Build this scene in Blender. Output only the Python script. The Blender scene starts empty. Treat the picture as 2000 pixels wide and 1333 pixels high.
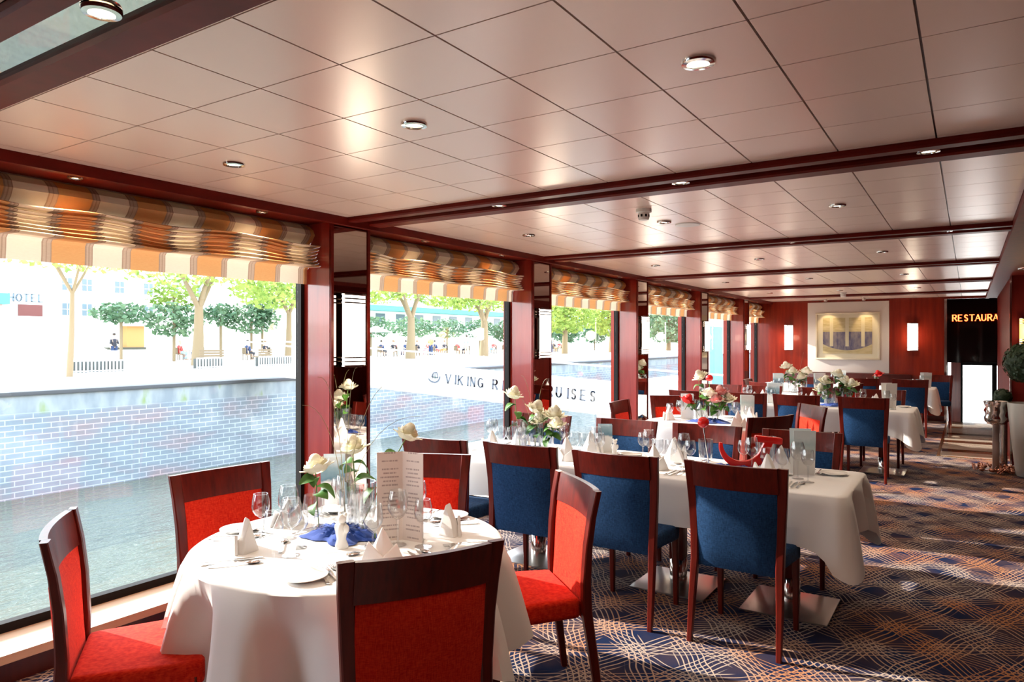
import bpy, bmesh, math, random
from mathutils import Vector, Matrix
PI = math.pi
scene = bpy.context.scene
COL = scene.collection
rnd = random.Random(7)

# ------------------------------------------------------------------ camera, sky, sun, exposure
cam = bpy.data.objects.new('camera', bpy.data.cameras.new('camera'))
COL.objects.link(cam)
cam.location = (0, 0, 1.55)
cam.rotation_euler = (math.radians(90), 0, math.radians(33.0))
cam.data.sensor_width = 36
cam.data.lens = 36 * 1375 / 2000
cam.data.clip_end = 500
scene.camera = cam
scene.view_settings.view_transform = 'Standard'
scene.view_settings.look = 'None'
scene.view_settings.gamma = 1
scene.view_settings.use_curve_mapping = False
scene.view_settings.exposure = 0.85
scene.cycles.max_bounces = 10
scene.cycles.diffuse_bounces = 5
scene.cycles.glossy_bounces = 5
scene.cycles.transmission_bounces = 6
scene.cycles.transparent_max_bounces = 24
scene.cycles.sample_clamp_indirect = 6
scene.cycles.caustics_reflective = False
scene.cycles.caustics_refractive = False
scene.cycles.use_denoising = True

world = bpy.data.worlds.new('world'); scene.world = world
world.use_nodes = True
wn = world.node_tree.nodes; wl = world.node_tree.links
bg = wn['Background']
tc = wn.new('ShaderNodeTexCoord'); sx = wn.new('ShaderNodeSeparateXYZ'); rp = wn.new('ShaderNodeValToRGB')
wl.new(tc.outputs['Generated'], sx.inputs[0]); wl.new(sx.outputs['Z'], rp.inputs[0]); wl.new(rp.outputs[0], bg.inputs[0])
rp.color_ramp.elements[0].position = 0.0; rp.color_ramp.elements[0].color = (1.0, 0.99, 0.96, 1)
rp.color_ramp.elements[1].position = 0.6; rp.color_ramp.elements[1].color = (0.62, 0.78, 1.0, 1)
SKY = 4.6
bg.inputs['Strength'].default_value = SKY

sun_d = bpy.data.lights.new('sun', 'SUN'); sun = bpy.data.objects.new('sun', sun_d); COL.objects.link(sun)
sun_d.energy = 8.0; sun_d.angle = math.radians(0.8); sun_d.color = (1.0, 0.93, 0.82)
# sunlight travels towards +X, slightly back towards the camera
sun_dir = Vector((math.cos(math.radians(24)) , 0.12, -math.sin(math.radians(24)))).normalized()
sun.rotation_euler = sun_dir.to_track_quat('-Z', 'Y').to_euler()
sun.location = (-30, 5, 20)

# ------------------------------------------------------------------ helpers
def tag(o, label=None, cat=None, group=None, kind=None):
    if label: o['label'] = label
    if cat: o['category'] = cat
    if group: o['group'] = group
    if kind: o['kind'] = kind
    return o

def empty(name, label=None, cat=None, loc=(0,0,0), rz=0, group=None, kind=None):
    o = bpy.data.objects.new(name, None); COL.objects.link(o)
    o.empty_display_size = .05
    o.location = loc; o.rotation_euler = (0, 0, rz)
    return tag(o, label, cat, group, kind)

class MB:
    """collects shapes, builds one mesh object"""
    def __init__(s): s.v = []; s.f = []; s.m = []; s.cm = 0
    def add(s, vs, fs, M=None):
        n = len(s.v)
        if M is not None: vs = [M @ Vector(p) for p in vs]
        s.v += [tuple(p) for p in vs]
        s.f += [tuple(i + n for i in f) for f in fs]
        s.m += [s.cm] * len(fs)
        return s
    def box(s, x0, y0, z0, x1, y1, z1, M=None):
        vs = [(x0,y0,z0),(x1,y0,z0),(x1,y1,z0),(x0,y1,z0),(x0,y0,z1),(x1,y0,z1),(x1,y1,z1),(x0,y1,z1)]
        return s.add(vs, [(0,3,2,1),(4,5,6,7),(0,1,5,4),(1,2,6,5),(2,3,7,6),(3,0,4,7)], M)
    def sweep(s, secs, close=True, M=None):
        """secs: list of rings with equal vertex count"""
        k = len(secs[0]); vs = [p for r in secs for p in r]; fs = []
        for i in range(len(secs) - 1):
            for j in range(k):
                fs.append((i*k+j, i*k+(j+1) % k, (i+1)*k+(j+1) % k, (i+1)*k+j))
        if close:
            fs.append(tuple(reversed(range(k)))); fs.append(tuple((len(secs)-1)*k+j for j in range(k)))
        return s.add(vs, fs, M)
    def posts(s, secs, M=None):
        """secs: (x,y,z,wx,wy) stacked rectangles, chamfered"""
        R = []
        for x, y, z, wx, wy in secs:
            a, b = wx/2, wy/2; c = min(a, b) * .3
            R.append([(x-a+c,y-b,z),(x+a-c,y-b,z),(x+a,y-b+c,z),(x+a,y+b-c,z),(x+a-c,y+b,z),(x-a+c,y+b,z),(x-a,y+b-c,z),(x-a,y-b+c,z)])
        return s.sweep(R, True, M)
    def lathe(s, prof, n=20, c=(0,0,0), M=None, wob=None):
        vs = []; fs = []
        for k, (r, z) in enumerate(prof):
            for j in range(n):
                a = 2*PI*j/n; rr = r * (1 if wob is None else wob(a, k))
                vs.append((c[0]+rr*math.cos(a), c[1]+rr*math.sin(a), c[2]+z))
        for k in range(len(prof)-1):
            for j in range(n):
                fs.append((k*n+j, k*n+(j+1) % n, (k+1)*n+(j+1) % n, (k+1)*n+j))
        if prof[0][0] > 1e-5: fs.append(tuple(reversed(range(n))))
        if prof[-1][0] > 1e-5: fs.append(tuple((len(prof)-1)*n+j for j in range(n)))
        return s.add(vs, fs, M)
    def shell(s, prof, n=20, c=(0,0,0), M=None, wob=None):
        vs = []; fs = []
        for k, (r, z) in enumerate(prof):
            for j in range(n):
                a = 2*PI*j/n; rr = r * (1 if wob is None else wob(a, k))
                vs.append((c[0]+rr*math.cos(a), c[1]+rr*math.sin(a), c[2]+z))
        for k in range(len(prof)-1):
            for j in range(n):
                fs.append((k*n+j, k*n+(j+1) % n, (k+1)*n+(j+1) % n, (k+1)*n+j))
        return s.add(vs, fs, M)
    def tube(s, pts, r, n=8, M=None, cap=True):
        pts = [Vector(p) for p in pts]; rs = r if isinstance(r, (list, tuple)) else [r]*len(pts)
        R = []; up = Vector((0,0,1))
        for i, p in enumerate(pts):
            d = (pts[min(i+1, len(pts)-1)] - pts[max(i-1, 0)]).normalized()
            u = up if abs(d.dot(up)) < .95 else Vector((1,0,0))
            a = d.cross(u).normalized(); b = a.cross(d).normalized()
            R.append([tuple(p + rs[i]*(math.cos(2*PI*j/n)*a + math.sin(2*PI*j/n)*b)) for j in range(n)])
        return s.sweep(R, cap, M)
    def ell(s, c, r, nu=10, nv=7, M=None, wob=None):
        vs = [(c[0], c[1], c[2]-r[2])]; fs = []
        for i in range(1, nv):
            t = -PI/2 + PI*i/nv
            for j in range(nu):
                a = 2*PI*j/nu; w = 1 if wob is None else wob(a, t)
                vs.append((c[0]+r[0]*w*math.cos(t)*math.cos(a), c[1]+r[1]*w*math.cos(t)*math.sin(a), c[2]+r[2]*w*math.sin(t)))
        vs.append((c[0], c[1], c[2]+r[2])); L = len(vs)-1
        for j in range(nu):
            fs.append((0, 1+(j+1) % nu, 1+j)); fs.append((L, L-nu+j, L-nu+(j+1) % nu))
        for i in range(nv-2):
            for j in range(nu):
                fs.append((1+i*nu+j, 1+i*nu+(j+1) % nu, 1+(i+1)*nu+(j+1) % nu, 1+(i+1)*nu+j))
        return s.add(vs, fs, M)
    def prism(s, poly, z0, z1, M=None):
        n = len(poly); vs = [(x,y,z0) for x,y in poly] + [(x,y,z1) for x,y in poly]
        fs = [tuple(reversed(range(n))), tuple(range(n, 2*n))] + [(i, (i+1) % n, n+(i+1) % n, n+i) for i in range(n)]
        return s.add(vs, fs, M)
    def mesh(s, name, mats, smooth=35, bevel=0, seg=2, fixn=True):
        me = bpy.data.meshes.new(name); me.from_pydata(s.v, [], s.f)
        mats = mats if isinstance(mats, (list, tuple)) else [mats]
        for m in mats: me.materials.append(m)
        for p, i in zip(me.polygons, s.m): p.material_index = i
        if bevel or fixn:
            bm = bmesh.new(); bm.from_mesh(me)
            if bevel:
                es = [e for e in bm.edges if len(e.link_faces) == 2 and e.calc_face_angle(0) > .5]
                bmesh.ops.bevel(bm, geom=es, offset=bevel, segments=seg, affect='EDGES', profile=.6, clamp_overlap=True)
            if fixn: bmesh.ops.recalc_face_normals(bm, faces=bm.faces)
            bm.to_mesh(me); bm.free()
        if smooth:
            me.shade_smooth()
            try: me.set_sharp_from_angle(angle=math.radians(smooth))
            except Exception: pass
        me.update()
        return me
    def build(s, name, mats, parent=None, **k):
        o = bpy.data.objects.new(name, s.mesh(name, mats, **k)); COL.objects.link(o)
        if parent is not None: o.parent = parent
        return o

def dup(root, loc, rz, label=None, group=None, scale=None):
    r = root.copy(); COL.objects.link(r); r.location = loc; r.rotation_euler = (0, 0, rz)
    if scale: r.scale = scale
    if label: r['label'] = label
    if group: r['group'] = group
    for ch in KIDS.get(root, ()):
        c = ch.copy(); COL.objects.link(c); c.parent = r
        for g in KIDS.get(ch, ()):
            d = g.copy(); COL.objects.link(d); d.parent = c
    return r
KIDS = {}
def note_kids(root):
    KIDS[root] = [o for o in COL.objects if o.parent == root]
    for k in KIDS[root]: KIDS[k] = [o for o in COL.objects if o.parent == k]

USED = set()
def place(proto, loc, rz, label, group=None, scale=None):
    """first use moves the prototype, later uses copy it"""
    if proto not in USED:
        USED.add(proto); note_kids(proto)
        proto.location = loc; proto.rotation_euler = (0, 0, rz); proto['label'] = label
        if scale: proto.scale = scale
        if group: proto['group'] = group
        return proto
    return dup(proto, loc, rz, label, group, scale)

def T(x=0, y=0, z=0, rz=0, rx=0, ry=0, s=1):
    return Matrix.Translation((x, y, z)) @ Matrix.Rotation(rz, 4, 'Z') @ Matrix.Rotation(ry, 4, 'Y') @ Matrix.Rotation(rx, 4, 'X') @ Matrix.Scale(s, 4)

# ------------------------------------------------------------------ materials
def mat(name, col, rough=.5, metal=0, spec=.5, coat=0, emit=None, es=1, trans=0, ior=1.45, sheen=0):
    m = bpy.data.materials.new(name); m.use_nodes = True
    b = m.node_tree.nodes['Principled BSDF']
    b.inputs['Base Color'].default_value = (*col, 1); b.inputs['Roughness'].default_value = rough
    b.inputs['Metallic'].default_value = metal; b.inputs['Specular IOR Level'].default_value = spec
    b.inputs['Coat Weight'].default_value = coat; b.inputs['Coat Roughness'].default_value = .05
    b.inputs['Transmission Weight'].default_value = trans; b.inputs['IOR'].default_value = ior
    b.inputs['Sheen Weight'].default_value = sheen
    if emit: b.inputs['Emission Color'].default_value = (*emit, 1); b.inputs['Emission Strength'].default_value = es
    return m
class NT:
    def __init__(s, m): s.m = m; s.t = m.node_tree; s.n = s.t.nodes; s.l = s.t.links; s.b = s.n.get('Principled BSDF'); s.out = s.n['Material Output']
    def new(s, typ, **k):
        n = s.n.new(typ)
        for a, v in k.items(): setattr(n, a, v)
        return n
    def link(s, a, b): s.l.new(a, b)
    def coord(s, kind='Object', scale=(1,1,1), rot=(0,0,0), loc=(0,0,0)):
        c = s.new('ShaderNodeTexCoord'); mp = s.new('ShaderNodeMapping')
        mp.inputs['Scale'].default_value = scale; mp.inputs['Rotation'].default_value = rot; mp.inputs['Location'].default_value = loc
        s.link(c.outputs[kind], mp.inputs[0]); return mp.outputs[0]
    def world(s, scale=(1,1,1), rot=(0,0,0), loc=(0,0,0)):
        c = s.new('ShaderNodeNewGeometry'); mp = s.new('ShaderNodeMapping')
        mp.inputs['Scale'].default_value = scale; mp.inputs['Rotation'].default_value = rot; mp.inputs['Location'].default_value = loc
        s.link(c.outputs['Position'], mp.inputs[0]); return mp.outputs[0]
    def noise(s, vec, scale=5, detail=3, rough=.5):
        n = s.new('ShaderNodeTexNoise'); n.inputs['Scale'].default_value = scale; n.inputs['Detail'].default_value = detail; n.inputs['Roughness'].default_value = rough
        s.link(vec, n.inputs['Vector']); return n.outputs['Fac']
    def ramp(s, fac, stops, interp='LINEAR'):
        r = s.new('ShaderNodeValToRGB'); r.color_ramp.interpolation = interp
        el = r.color_ramp.elements
        while len(el) < len(stops): el.new(.5)
        for e, (p, c) in zip(el, stops): e.position = p; e.color = (*c, 1) if len(c) == 3 else c
        s.link(fac, r.inputs[0]); return r.outputs[0]
    def mathn(s, op, a, b=None, clamp=False):
        n = s.new('ShaderNodeMath', operation=op); n.use_clamp = clamp
        for i, v in enumerate((a, b)):
            if v is None: continue
            if isinstance(v, (int, float)): n.inputs[i].default_value = v
            else: s.link(v, n.inputs[i])
        return n.outputs[0]
    def mix(s, fac, a, b, blend='MIX'):
        n = s.new('ShaderNodeMix', data_type='RGBA', blend_type=blend)
        for i, v in ((0, fac), (6, a), (7, b)):
            if isinstance(v, (int, float)): n.inputs[i].default_value = v
            elif isinstance(v, tuple): n.inputs[i].default_value = (*v, 1)
            else: s.link(v, n.inputs[i])
        return n.outputs[2]
    def bump(s, h, strength=.2, dist=.01):
        n = s.new('ShaderNodeBump'); n.inputs['Strength'].default_value = strength; n.inputs['Distance'].default_value = dist
        s.link(h, n.inputs['Height']); s.link(n.outputs[0], s.b.inputs['Normal'])
    def col(s, c): s.link(c, s.b.inputs['Base Color'])

def wood(name, dark, light, rough=.25, coat=.5, scale=1, spec=.5, geo='Object', stretch=(14, 14, .8)):
    m = mat(name, dark, rough, coat=coat, spec=spec); t = NT(m)
    v = t.coord(geo, tuple(a*scale for a in stretch))
    f = t.noise(v, 3.0, 5, .6)
    t.col(t.ramp(f, [(.3, dark), (.7, light)]))
    return m
M = {}
M['chairwood'] = wood('chair_mahogany', (.055, .004, .0025), (.125, .009, .004), .32, .08, spec=.3)
M['wallwood'] = wood('wall_mahogany', (.16, .010, .004), (.28, .023, .008), .25, .15, .35, spec=.3)
M['pillarwood'] = wood('pillar_mahogany', (.24, .018, .012), (.36, .038, .025), .16, .6, .35)  # lighter copy of the wall mahogany, window light put into its colour
M['columnwood'] = wood('column_mahogany', (.13, .007, .004), (.20, .014, .008), .5, 0, .35, spec=.2)
M['trimwood'] = wood('trim_mahogany', (.085, .005, .003), (.15, .010, .006), .42, .03, .5, spec=.14, stretch=(3, 3, 12))
M['darkwood'] = wood('dark_mahogany', (.045, .006, .005), (.08, .01, .008), .3, .3, .6)
M['ledge'] = wood('ledge_maple', (.62, .36, .20), (.74, .48, .30), .25, .4, .6, stretch=(6, .8, 6))
M['mirror'] = mat('tinted_mirror', (.52, .44, .38), .02, 1)
M['ceilmirror'] = mat('ceiling_mirror', (.66, .60, .54), .03, 1)
M['chrome'] = mat('chrome', (.75, .72, .68), .12, 1)
M['steel'] = mat('brushed_steel', (.58, .54, .50), .28, 1)
M['brass'] = mat('gold_edge', (.75, .5, .2), .2, 1)
M['cutlery'] = mat('silver_cutlery', (.8, .78, .76), .15, 1)
M['china'] = mat('white_china', (.88, .87, .84), .15)
M['black'] = mat('black_frame', (.010, .008, .008), .75, spec=.2)
M['blackgloss'] = mat('black_gloss', (.006, .003, .003), .05, coat=.4)
M['white'] = mat('white_paint', (.82, .81, .79), .45)
M['lamp'] = mat('lamp_lens', (1, .95, .85), .4, emit=(1, .86, .66), es=9)
M['sconce'] = mat('sconce_glass', (1, .98, .94), .4, emit=(1, .93, .80), es=3.5)
M['sconceamber'] = mat('sconce_amber', (1, .6, .2), .4, emit=(1, .50, .10), es=1.3)
M['leaf'] = mat('leaf_green', (.07, .20, .03), .45)
M['stem'] = mat('stem_green', (.16, .26, .07), .5)
M['drygrass'] = mat('curled_grass', (.35, .30, .15), .5)
M['rosewhite'] = mat('rose_cream', (.90, .87, .70), .6)
M['rosepink'] = mat('rose_pink', (.80, .36, .34), .6)
M['rosered'] = mat('flower_red', (.70, .01, .01), .5)
M['redgloss'] = mat('red_ornament', (.72, .012, .010), .25)
M['bark'] = mat('tree_bark', (.20, .14, .075), .8)
M['stone'] = mat('pale_stone', (.72, .70, .66), .7)
M['ink'] = mat('grey_ink', (.10, .10, .12), .6)
M['skin'] = mat('skin', (.60, .38, .28), .6)

def fabric(name, a, b, sc=1.0):
    m = mat(name, a, .9, sheen=.03, spec=.15); t = NT(m)
    v1 = t.coord('Object', (60*sc, 60*sc, 420*sc)); v2 = t.coord('Object', (420*sc, 60*sc, 45*sc))
    n1 = t.noise(v1, 1, 2); n2 = t.noise(v2, 1, 2)
    f = t.mathn('MULTIPLY', t.mathn('ADD', n1, n2), .5)
    t.col(t.ramp(f, [(.36, a), (.64, b)])); t.bump(f, .25, .002)
    return m
M['red'] = fabric('red_upholstery', (.46, .006, .003), (.70, .040, .012))
M['blue'] = fabric('blue_upholstery', (.003, .019, .060), (.015, .058, .15))
def clothmat(name, c):
    m = mat(name, c, .8, sheen=.2, spec=.2); t = NT(m)
    v = t.coord('Object', (1, 1, 1)); t.bump(t.noise(v, 600, 2), .08, .001); return m
M['linen'] = clothmat('white_linen', (.86, .84, .83))
M['sash'] = clothmat('blue_organza', (.01, .05, .30))
M['redcloth'] = clothmat('red_ribbon', (.65, .01, .01))

def thin_glass(name, tint=(1,1,1), f0=.06, rough=.0, refl=1.0):
    m = bpy.data.materials.new(name); m.use_nodes = True; n = m.node_tree.nodes; l = m.node_tree.links
    n.remove(n['Principled BSDF']); out = n['Material Output']
    tr = n.new('ShaderNodeBsdfTransparent'); tr.inputs[0].default_value = (*tint, 1)
    gl = n.new('ShaderNodeBsdfGlossy'); gl.inputs['Roughness'].default_value = rough
    lw = n.new('ShaderNodeLayerWeight'); lw.inputs['Blend'].default_value = .5
    pw = n.new('ShaderNodeMath'); pw.operation = 'POWER'; pw.inputs[1].default_value = 3.6; l.new(lw.outputs['Facing'], pw.inputs[0])
    ml = n.new('ShaderNodeMath'); ml.operation = 'MULTIPLY_ADD'; ml.inputs[1].default_value = .9*min(refl, 1.0); ml.inputs[2].default_value = f0*refl; l.new(pw.outputs[0], ml.inputs[0])
    mx = n.new('ShaderNodeMixShader'); l.new(ml.outputs[0], mx.inputs[0]); l.new(tr.outputs[0], mx.inputs[1]); l.new(gl.outputs[0], mx.inputs[2])
    l.new(mx.outputs[0], out.inputs[0]); return m
M['pane'] = thin_glass('window_glass', (.97, .98, .98), f0=.035, refl=.6)
M['glass'] = thin_glass('clear_glassware', (.95, .955, .96), f0=.075, refl=1.0)
M['glass2'] = thin_glass('ribbed_glassware', (.93, .94, .95), f0=.10, refl=1.2, rough=.05)
M['acrylic'] = thin_glass('acrylic_panel', (.9, .8, .75), refl=1.5)

# ceiling tile: satin metal panel
m = mat('ceiling_tile', (.88, .70, .63), .30, metal=.22, spec=.6); M['tile'] = m
t = NT(m); v = t.coord('Object', (1.5, 90, 1)); t.bump(t.noise(v, 2, 2), .06, .002)
# carpet
m = mat('patterned_carpet', (.01, .02, .06), .95, spec=.1); M['carpet'] = m; t = NT(m)
def lines(ang, freq, dist, width, bundle, blo, off=0):
    # a bundle of thin wavy threads, the bundles themselves running in broad waves
    v = t.world(rot=(0, 0, math.radians(ang)), loc=(off, off*.7, 0))
    def wave(sc, di, ds):
        w = t.new('ShaderNodeTexWave', wave_type='BANDS', bands_direction='X', wave_profile='SIN')
        w.inputs['Scale'].default_value = sc; w.inputs['Distortion'].default_value = di; w.inputs['Detail'].default_value = 1.2; w.inputs['Detail Scale'].default_value = ds
        t.link(v, w.inputs['Vector']); return w.outputs['Fac']
    ln = t.ramp(wave(freq, dist, .35), [(width, (0,0,0)), (width+.10, (1,1,1))])
    mk = t.ramp(wave(bundle, 4.0, 1.2), [(blo, (0,0,0)), (blo+.08, (1,1,1))])
    return t.mathn('MULTIPLY', ln, mk)
a = lines(24, 10.5, 7.5, .83, 1.15, .36)
b = lines(-34, 11.0, 7.5, .83, 1.05, .40, 3.1)
c = lines(58, 10.0, 8, .86, .95, .54, 7.7)
d = lines(-66, 10.4, 7.5, .86, .95, .54, 1.7)
tot = t.mathn('MAXIMUM', t.mathn('MAXIMUM', a, b), t.mathn('MAXIMUM', c, d))
warm = t.ramp(t.noise(t.world(), 1.6, 2), [(.42, (.44, .34, .28)), (.62, (.46, .20, .09))])
basec = t.ramp(t.noise(t.world(), 3.0, 3), [(.4, (.008, .016, .055)), (.62, (.045, .03, .045))])
t.col(t.mix(tot, basec, warm)); t.bump(t.noise(t.world(), 250, 2), .4, .004)
# marble lobby floor
m = mat('polished_marble', (.30, .17, .10), .06, coat=.3); M['marble'] = m; t = NT(m)
t.col(t.ramp(t.noise(t.world(scale=(.3, 2.2, 1)), 2.2, 4), [(.35, (.40, .24, .15)), (.65, (.62, .46, .34))]))
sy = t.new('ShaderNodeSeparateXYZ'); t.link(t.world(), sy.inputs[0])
bn = t.mathn('LESS_THAN', t.mathn('FRACT', t.mathn('MULTIPLY', sy.outputs['Y'], .95)), .28)  # bright door's reflection put into the colour as cream and brown bands
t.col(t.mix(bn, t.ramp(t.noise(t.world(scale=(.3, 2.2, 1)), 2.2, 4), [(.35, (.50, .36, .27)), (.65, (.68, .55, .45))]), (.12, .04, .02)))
# blinds: striped plaid along the window wall, lets daylight through
def blindmat():
    m = bpy.data.materials.new('striped_blind'); m.use_nodes = True; t = NT(m)
    g = t.new('ShaderNodeNewGeometry'); s = t.new('ShaderNodeSeparateXYZ'); t.link(g.outputs['Position'], s.inputs[0])
    f = t.mathn('FRACT', t.mathn('MULTIPLY', t.mathn('SUBTRACT', s.outputs['Y'], 1.71), 1/.40))
    O = (.68, .36, .15); C = (.85, .73, .58); G = (.50, .38, .29); G2 = (.38, .27, .20)
    st = [(0, O), (.40, G2), (.42, G), (.445, G2), (.46, G), (.485, G2), (.50, C), (.88, G2), (.895, G), (.93, G2), (.945, G), (.985, G2)]
    c = t.ramp(f, st, 'CONSTANT')
    wv = t.noise(t.world(scale=(60, 60, 300)), 1, 2)
    c = t.mix(.25, c, t.mix(wv, (.3, .2, .12), (1, .9, .75)), 'SOFT_LIGHT')
    t.link(c, t.b.inputs['Base Color']); t.b.inputs['Roughness'].default_value = .8; t.b.inputs['Specular IOR Level'].default_value = .2
    tr = t.new('ShaderNodeBsdfTranslucent'); t.link(c, tr.inputs[0])
    mx = t.new('ShaderNodeMixShader'); mx.inputs[0].default_value = .14
    t.link(t.b.outputs[0], mx.inputs[1]); t.link(tr.outputs[0], mx.inputs[2]); t.link(mx.outputs[0], t.out.inputs[0])
    return m
M['blind'] = blindmat()
# leaves with light coming through
def foliage(name, a, b, k=.5):
    m = bpy.data.materials.new(name); m.use_nodes = True; t = NT(m)
    c = t.ramp(t.noise(t.world(), .9, 3), [(.35, a), (.65, b)])
    t.link(c, t.b.inputs['Base Color']); t.b.inputs['Roughness'].default_value = .6
    tr = t.new('ShaderNodeBsdfTranslucent'); t.link(c, tr.inputs[0])
    mx = t.new('ShaderNodeMixShader'); mx.inputs[0].default_value = k
    t.link(t.b.outputs[0], mx.inputs[1]); t.link(tr.outputs[0], mx.inputs[2]); t.link(mx.outputs[0], t.out.inputs[0])
    return m
M['fol'] = foliage('plane_tree_leaves', (.13, .22, .03), (.40, .46, .10))
M['foldark'] = foliage('dark_shrub_leaves', (.05, .12, .05), (.16, .24, .12), .25)
M['foltop'] = foliage('box_topiary_leaves', (.006, .018, .006), (.02, .045, .012), .1)
# quay masonry
m = mat('quay_bricks', (.3, .35, .4), .8); M['quay'] = m; t = NT(m)
br = t.new('ShaderNodeTexBrick'); v = t.new('ShaderNodeCombineXYZ'); g = t.new('ShaderNodeNewGeometry'); s = t.new('ShaderNodeSeparateXYZ')
t.link(g.outputs['Position'], s.inputs[0]); t.link(s.outputs['Y'], v.inputs[0]); t.link(s.outputs['Z'], v.inputs[1]); t.link(v.outputs[0], br.inputs['Vector'])
br.inputs['Scale'].default_value = 1; br.inputs['Brick Width'].default_value = .42; br.inputs['Row Height'].default_value = .14; br.inputs['Mortar Size'].default_value = .014
br.inputs['Color1'].default_value = (.15, .185, .21, 1); br.inputs['Color2'].default_value = (.16, .19, .22, 1); br.inputs['Mortar'].default_value = (.30, .34, .37, 1)
st = t.ramp(t.noise(t.world(scale=(.2, .35, 1)), 1.3, 4), [(.34, (1.35, 1.35, 1.3)), (.5, (1, 1, 1)), (.66, (1.25, .86, .78))])
zf = t.ramp(t.mathn('MULTIPLY', t.mathn('ADD', s.outputs['Z'], 2.4), .38), [(.78, (0,0,0)), (.82, (1,1,1))])
plast = t.ramp(t.noise(t.world(scale=(1, 1.2, .5)), 1.5, 4), [(.4, (.17, .20, .22)), (.6, (.26, .29, .29)), (.72, (.17, .23, .07))])
t.col(t.mix(zf, t.mix(1.0, br.outputs[0], st, 'MULTIPLY'), plast)); t.bump(br.outputs['Fac'], -.3, .02)
# river
m = mat('river_water', (.085, .095, .06), .05, spec=.6); M['water'] = m; t = NT(m)
t.bump(t.noise(t.world(scale=(2.6, .9, 1)), 1.5, 4, .6), 1.0, .42)
M['promenade'] = mat('promenade_paving', (.74, .72, .68), .8)
M['bank'] = mat('embankment_grass', (.72, .68, .52), .9)
# ------------------------------------------------------------------ the room
XF, XG = -3.64, -3.93            # pillar fronts, glass
PIL = [-4.20, -1.62, .96, 3.53, 6.17, 8.80, 11.42, 14.0]      # pillar centres
PW = .185                       # half width
BEAM = [-4.40, -1.72, .95, 3.605, 6.27, 8.93, 11.56, 14.18]
BH = .165
YEND = 15.9; YBACK = -3.6; XR = 5.4
CZ = 2.40

def struct(name, mb, m, parent=None, **k):
    o = mb.build(name, m, parent, **k)
    if parent is None: o['kind'] = 'structure'
    return o
mb = MB().box(-4.05, YBACK, -.12, XR, 11.1, 0).box(-4.05, 11.1, -.12, -.34, YEND, 0).box(1.3, 11.1, -.12, XR, YEND, 0)
struct('floor', mb, M['carpet'], smooth=0)
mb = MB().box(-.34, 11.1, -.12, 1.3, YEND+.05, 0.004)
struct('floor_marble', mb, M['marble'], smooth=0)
struct('trim_1', MB().box(-.37, 11.07, 0, -.335, YEND, .008).box(-.335, 11.07, 0, .45, 11.1, .008), M['brass'], smooth=0)['label'] = 'metal edging strip round the marble floor'

# ceiling: dark backing, one mesh of satin tiles
def ceiling(x0, x1, name, label):
    mb = MB(); mb.box(x0-.05, YBACK, CZ+.02, x1+.05, YEND, CZ+.06)
    mb.cm = 1
    g = .0035
    xs = [x0]; x = -2.754 - .377*4
    while x < x1:
        if x > x0 + .02: xs.append(x)
        x += .377
    xs.append(x1)
    for b0, b1 in zip(BEAM, BEAM[1:] + [16.3]):
        ya, yb = b0 + BH, min(b1 - BH, YEND)
        ys = [ya]; y = ya + .035
        while y < yb - .02: ys.append(y); y += .3757
        ys.append(yb)
        for i in range(len(xs)-1):
            for j in range(len(ys)-1):
                if ys[j+1]-ys[j] > .012: mb.box(xs[i]+g, ys[j]+g*.75, CZ, xs[i+1]-g, ys[j+1]-g*.75, CZ+.018)
    o = mb.build(name, [M['darkwood'], M['tile']], smooth=0); tag(o, label, kind='structure')
ceiling(-3.6, .26, 'ceiling', 'ceiling of square satin metal tiles')
ceiling(1.26, 5.1, 'ceiling_aisle', 'ceiling tiles beyond the central soffit')
# central soffit and the one along the windows
mb = MB().box(.26, YBACK, 2.345, .31, YEND, CZ+.02).box(.31, YBACK, 2.365, 1.21, YEND, CZ+.02).box(1.21, YBACK, 2.345, 1.26, YEND, CZ+.02)
struct('trim_2', mb, M['columnwood'], smooth=0)['label'] = 'mahogany soffit running lengthwise along the ceiling'
mb = MB().box(XF+.02, YBACK, 2.345, XF+.06, YEND, CZ+.02).box(-4.0, YBACK, 2.36, XF+.02, YEND, CZ+.02)
struct('trim_3', mb, M['trimwood'], smooth=0)['label'] = 'mahogany soffit over the windows'
struct('ceiling_deck', MB().box(-4.1, YBACK, CZ+.06, XR+.1, YEND+.1, CZ+.16), M['white'], smooth=0)
ordn = ['nearest', 'second', 'third', 'fourth', 'fifth', 'sixth', 'seventh']
for k, y in enumerate(BEAM[1:]):
    e = empty('ceiling_beam', f'mahogany crossbeam with mirror strip, number {k} along the ceiling', loc=(0, y, CZ), kind='structure')
    for y0, w in ((-BH, .078), (.040, BH-.040)):
        mb = MB(); prof = [(0, .0), (0, -.022), (.10, -.031), (.90, -.031), (1, -.022), (1, 0)]
        ring = lambda x: [(x, y0 + p*w, q) for p, q in prof]
        mb.sweep([ring(XF+.06), ring(.26)]); mb.build('moulding', M['trimwood'], e, smooth=20)
    MB().box(XF+.06, -BH+.07, -.010, .26, .05, .02).build('mirror_strip', M['ceilmirror'], e, smooth=0)

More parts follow.
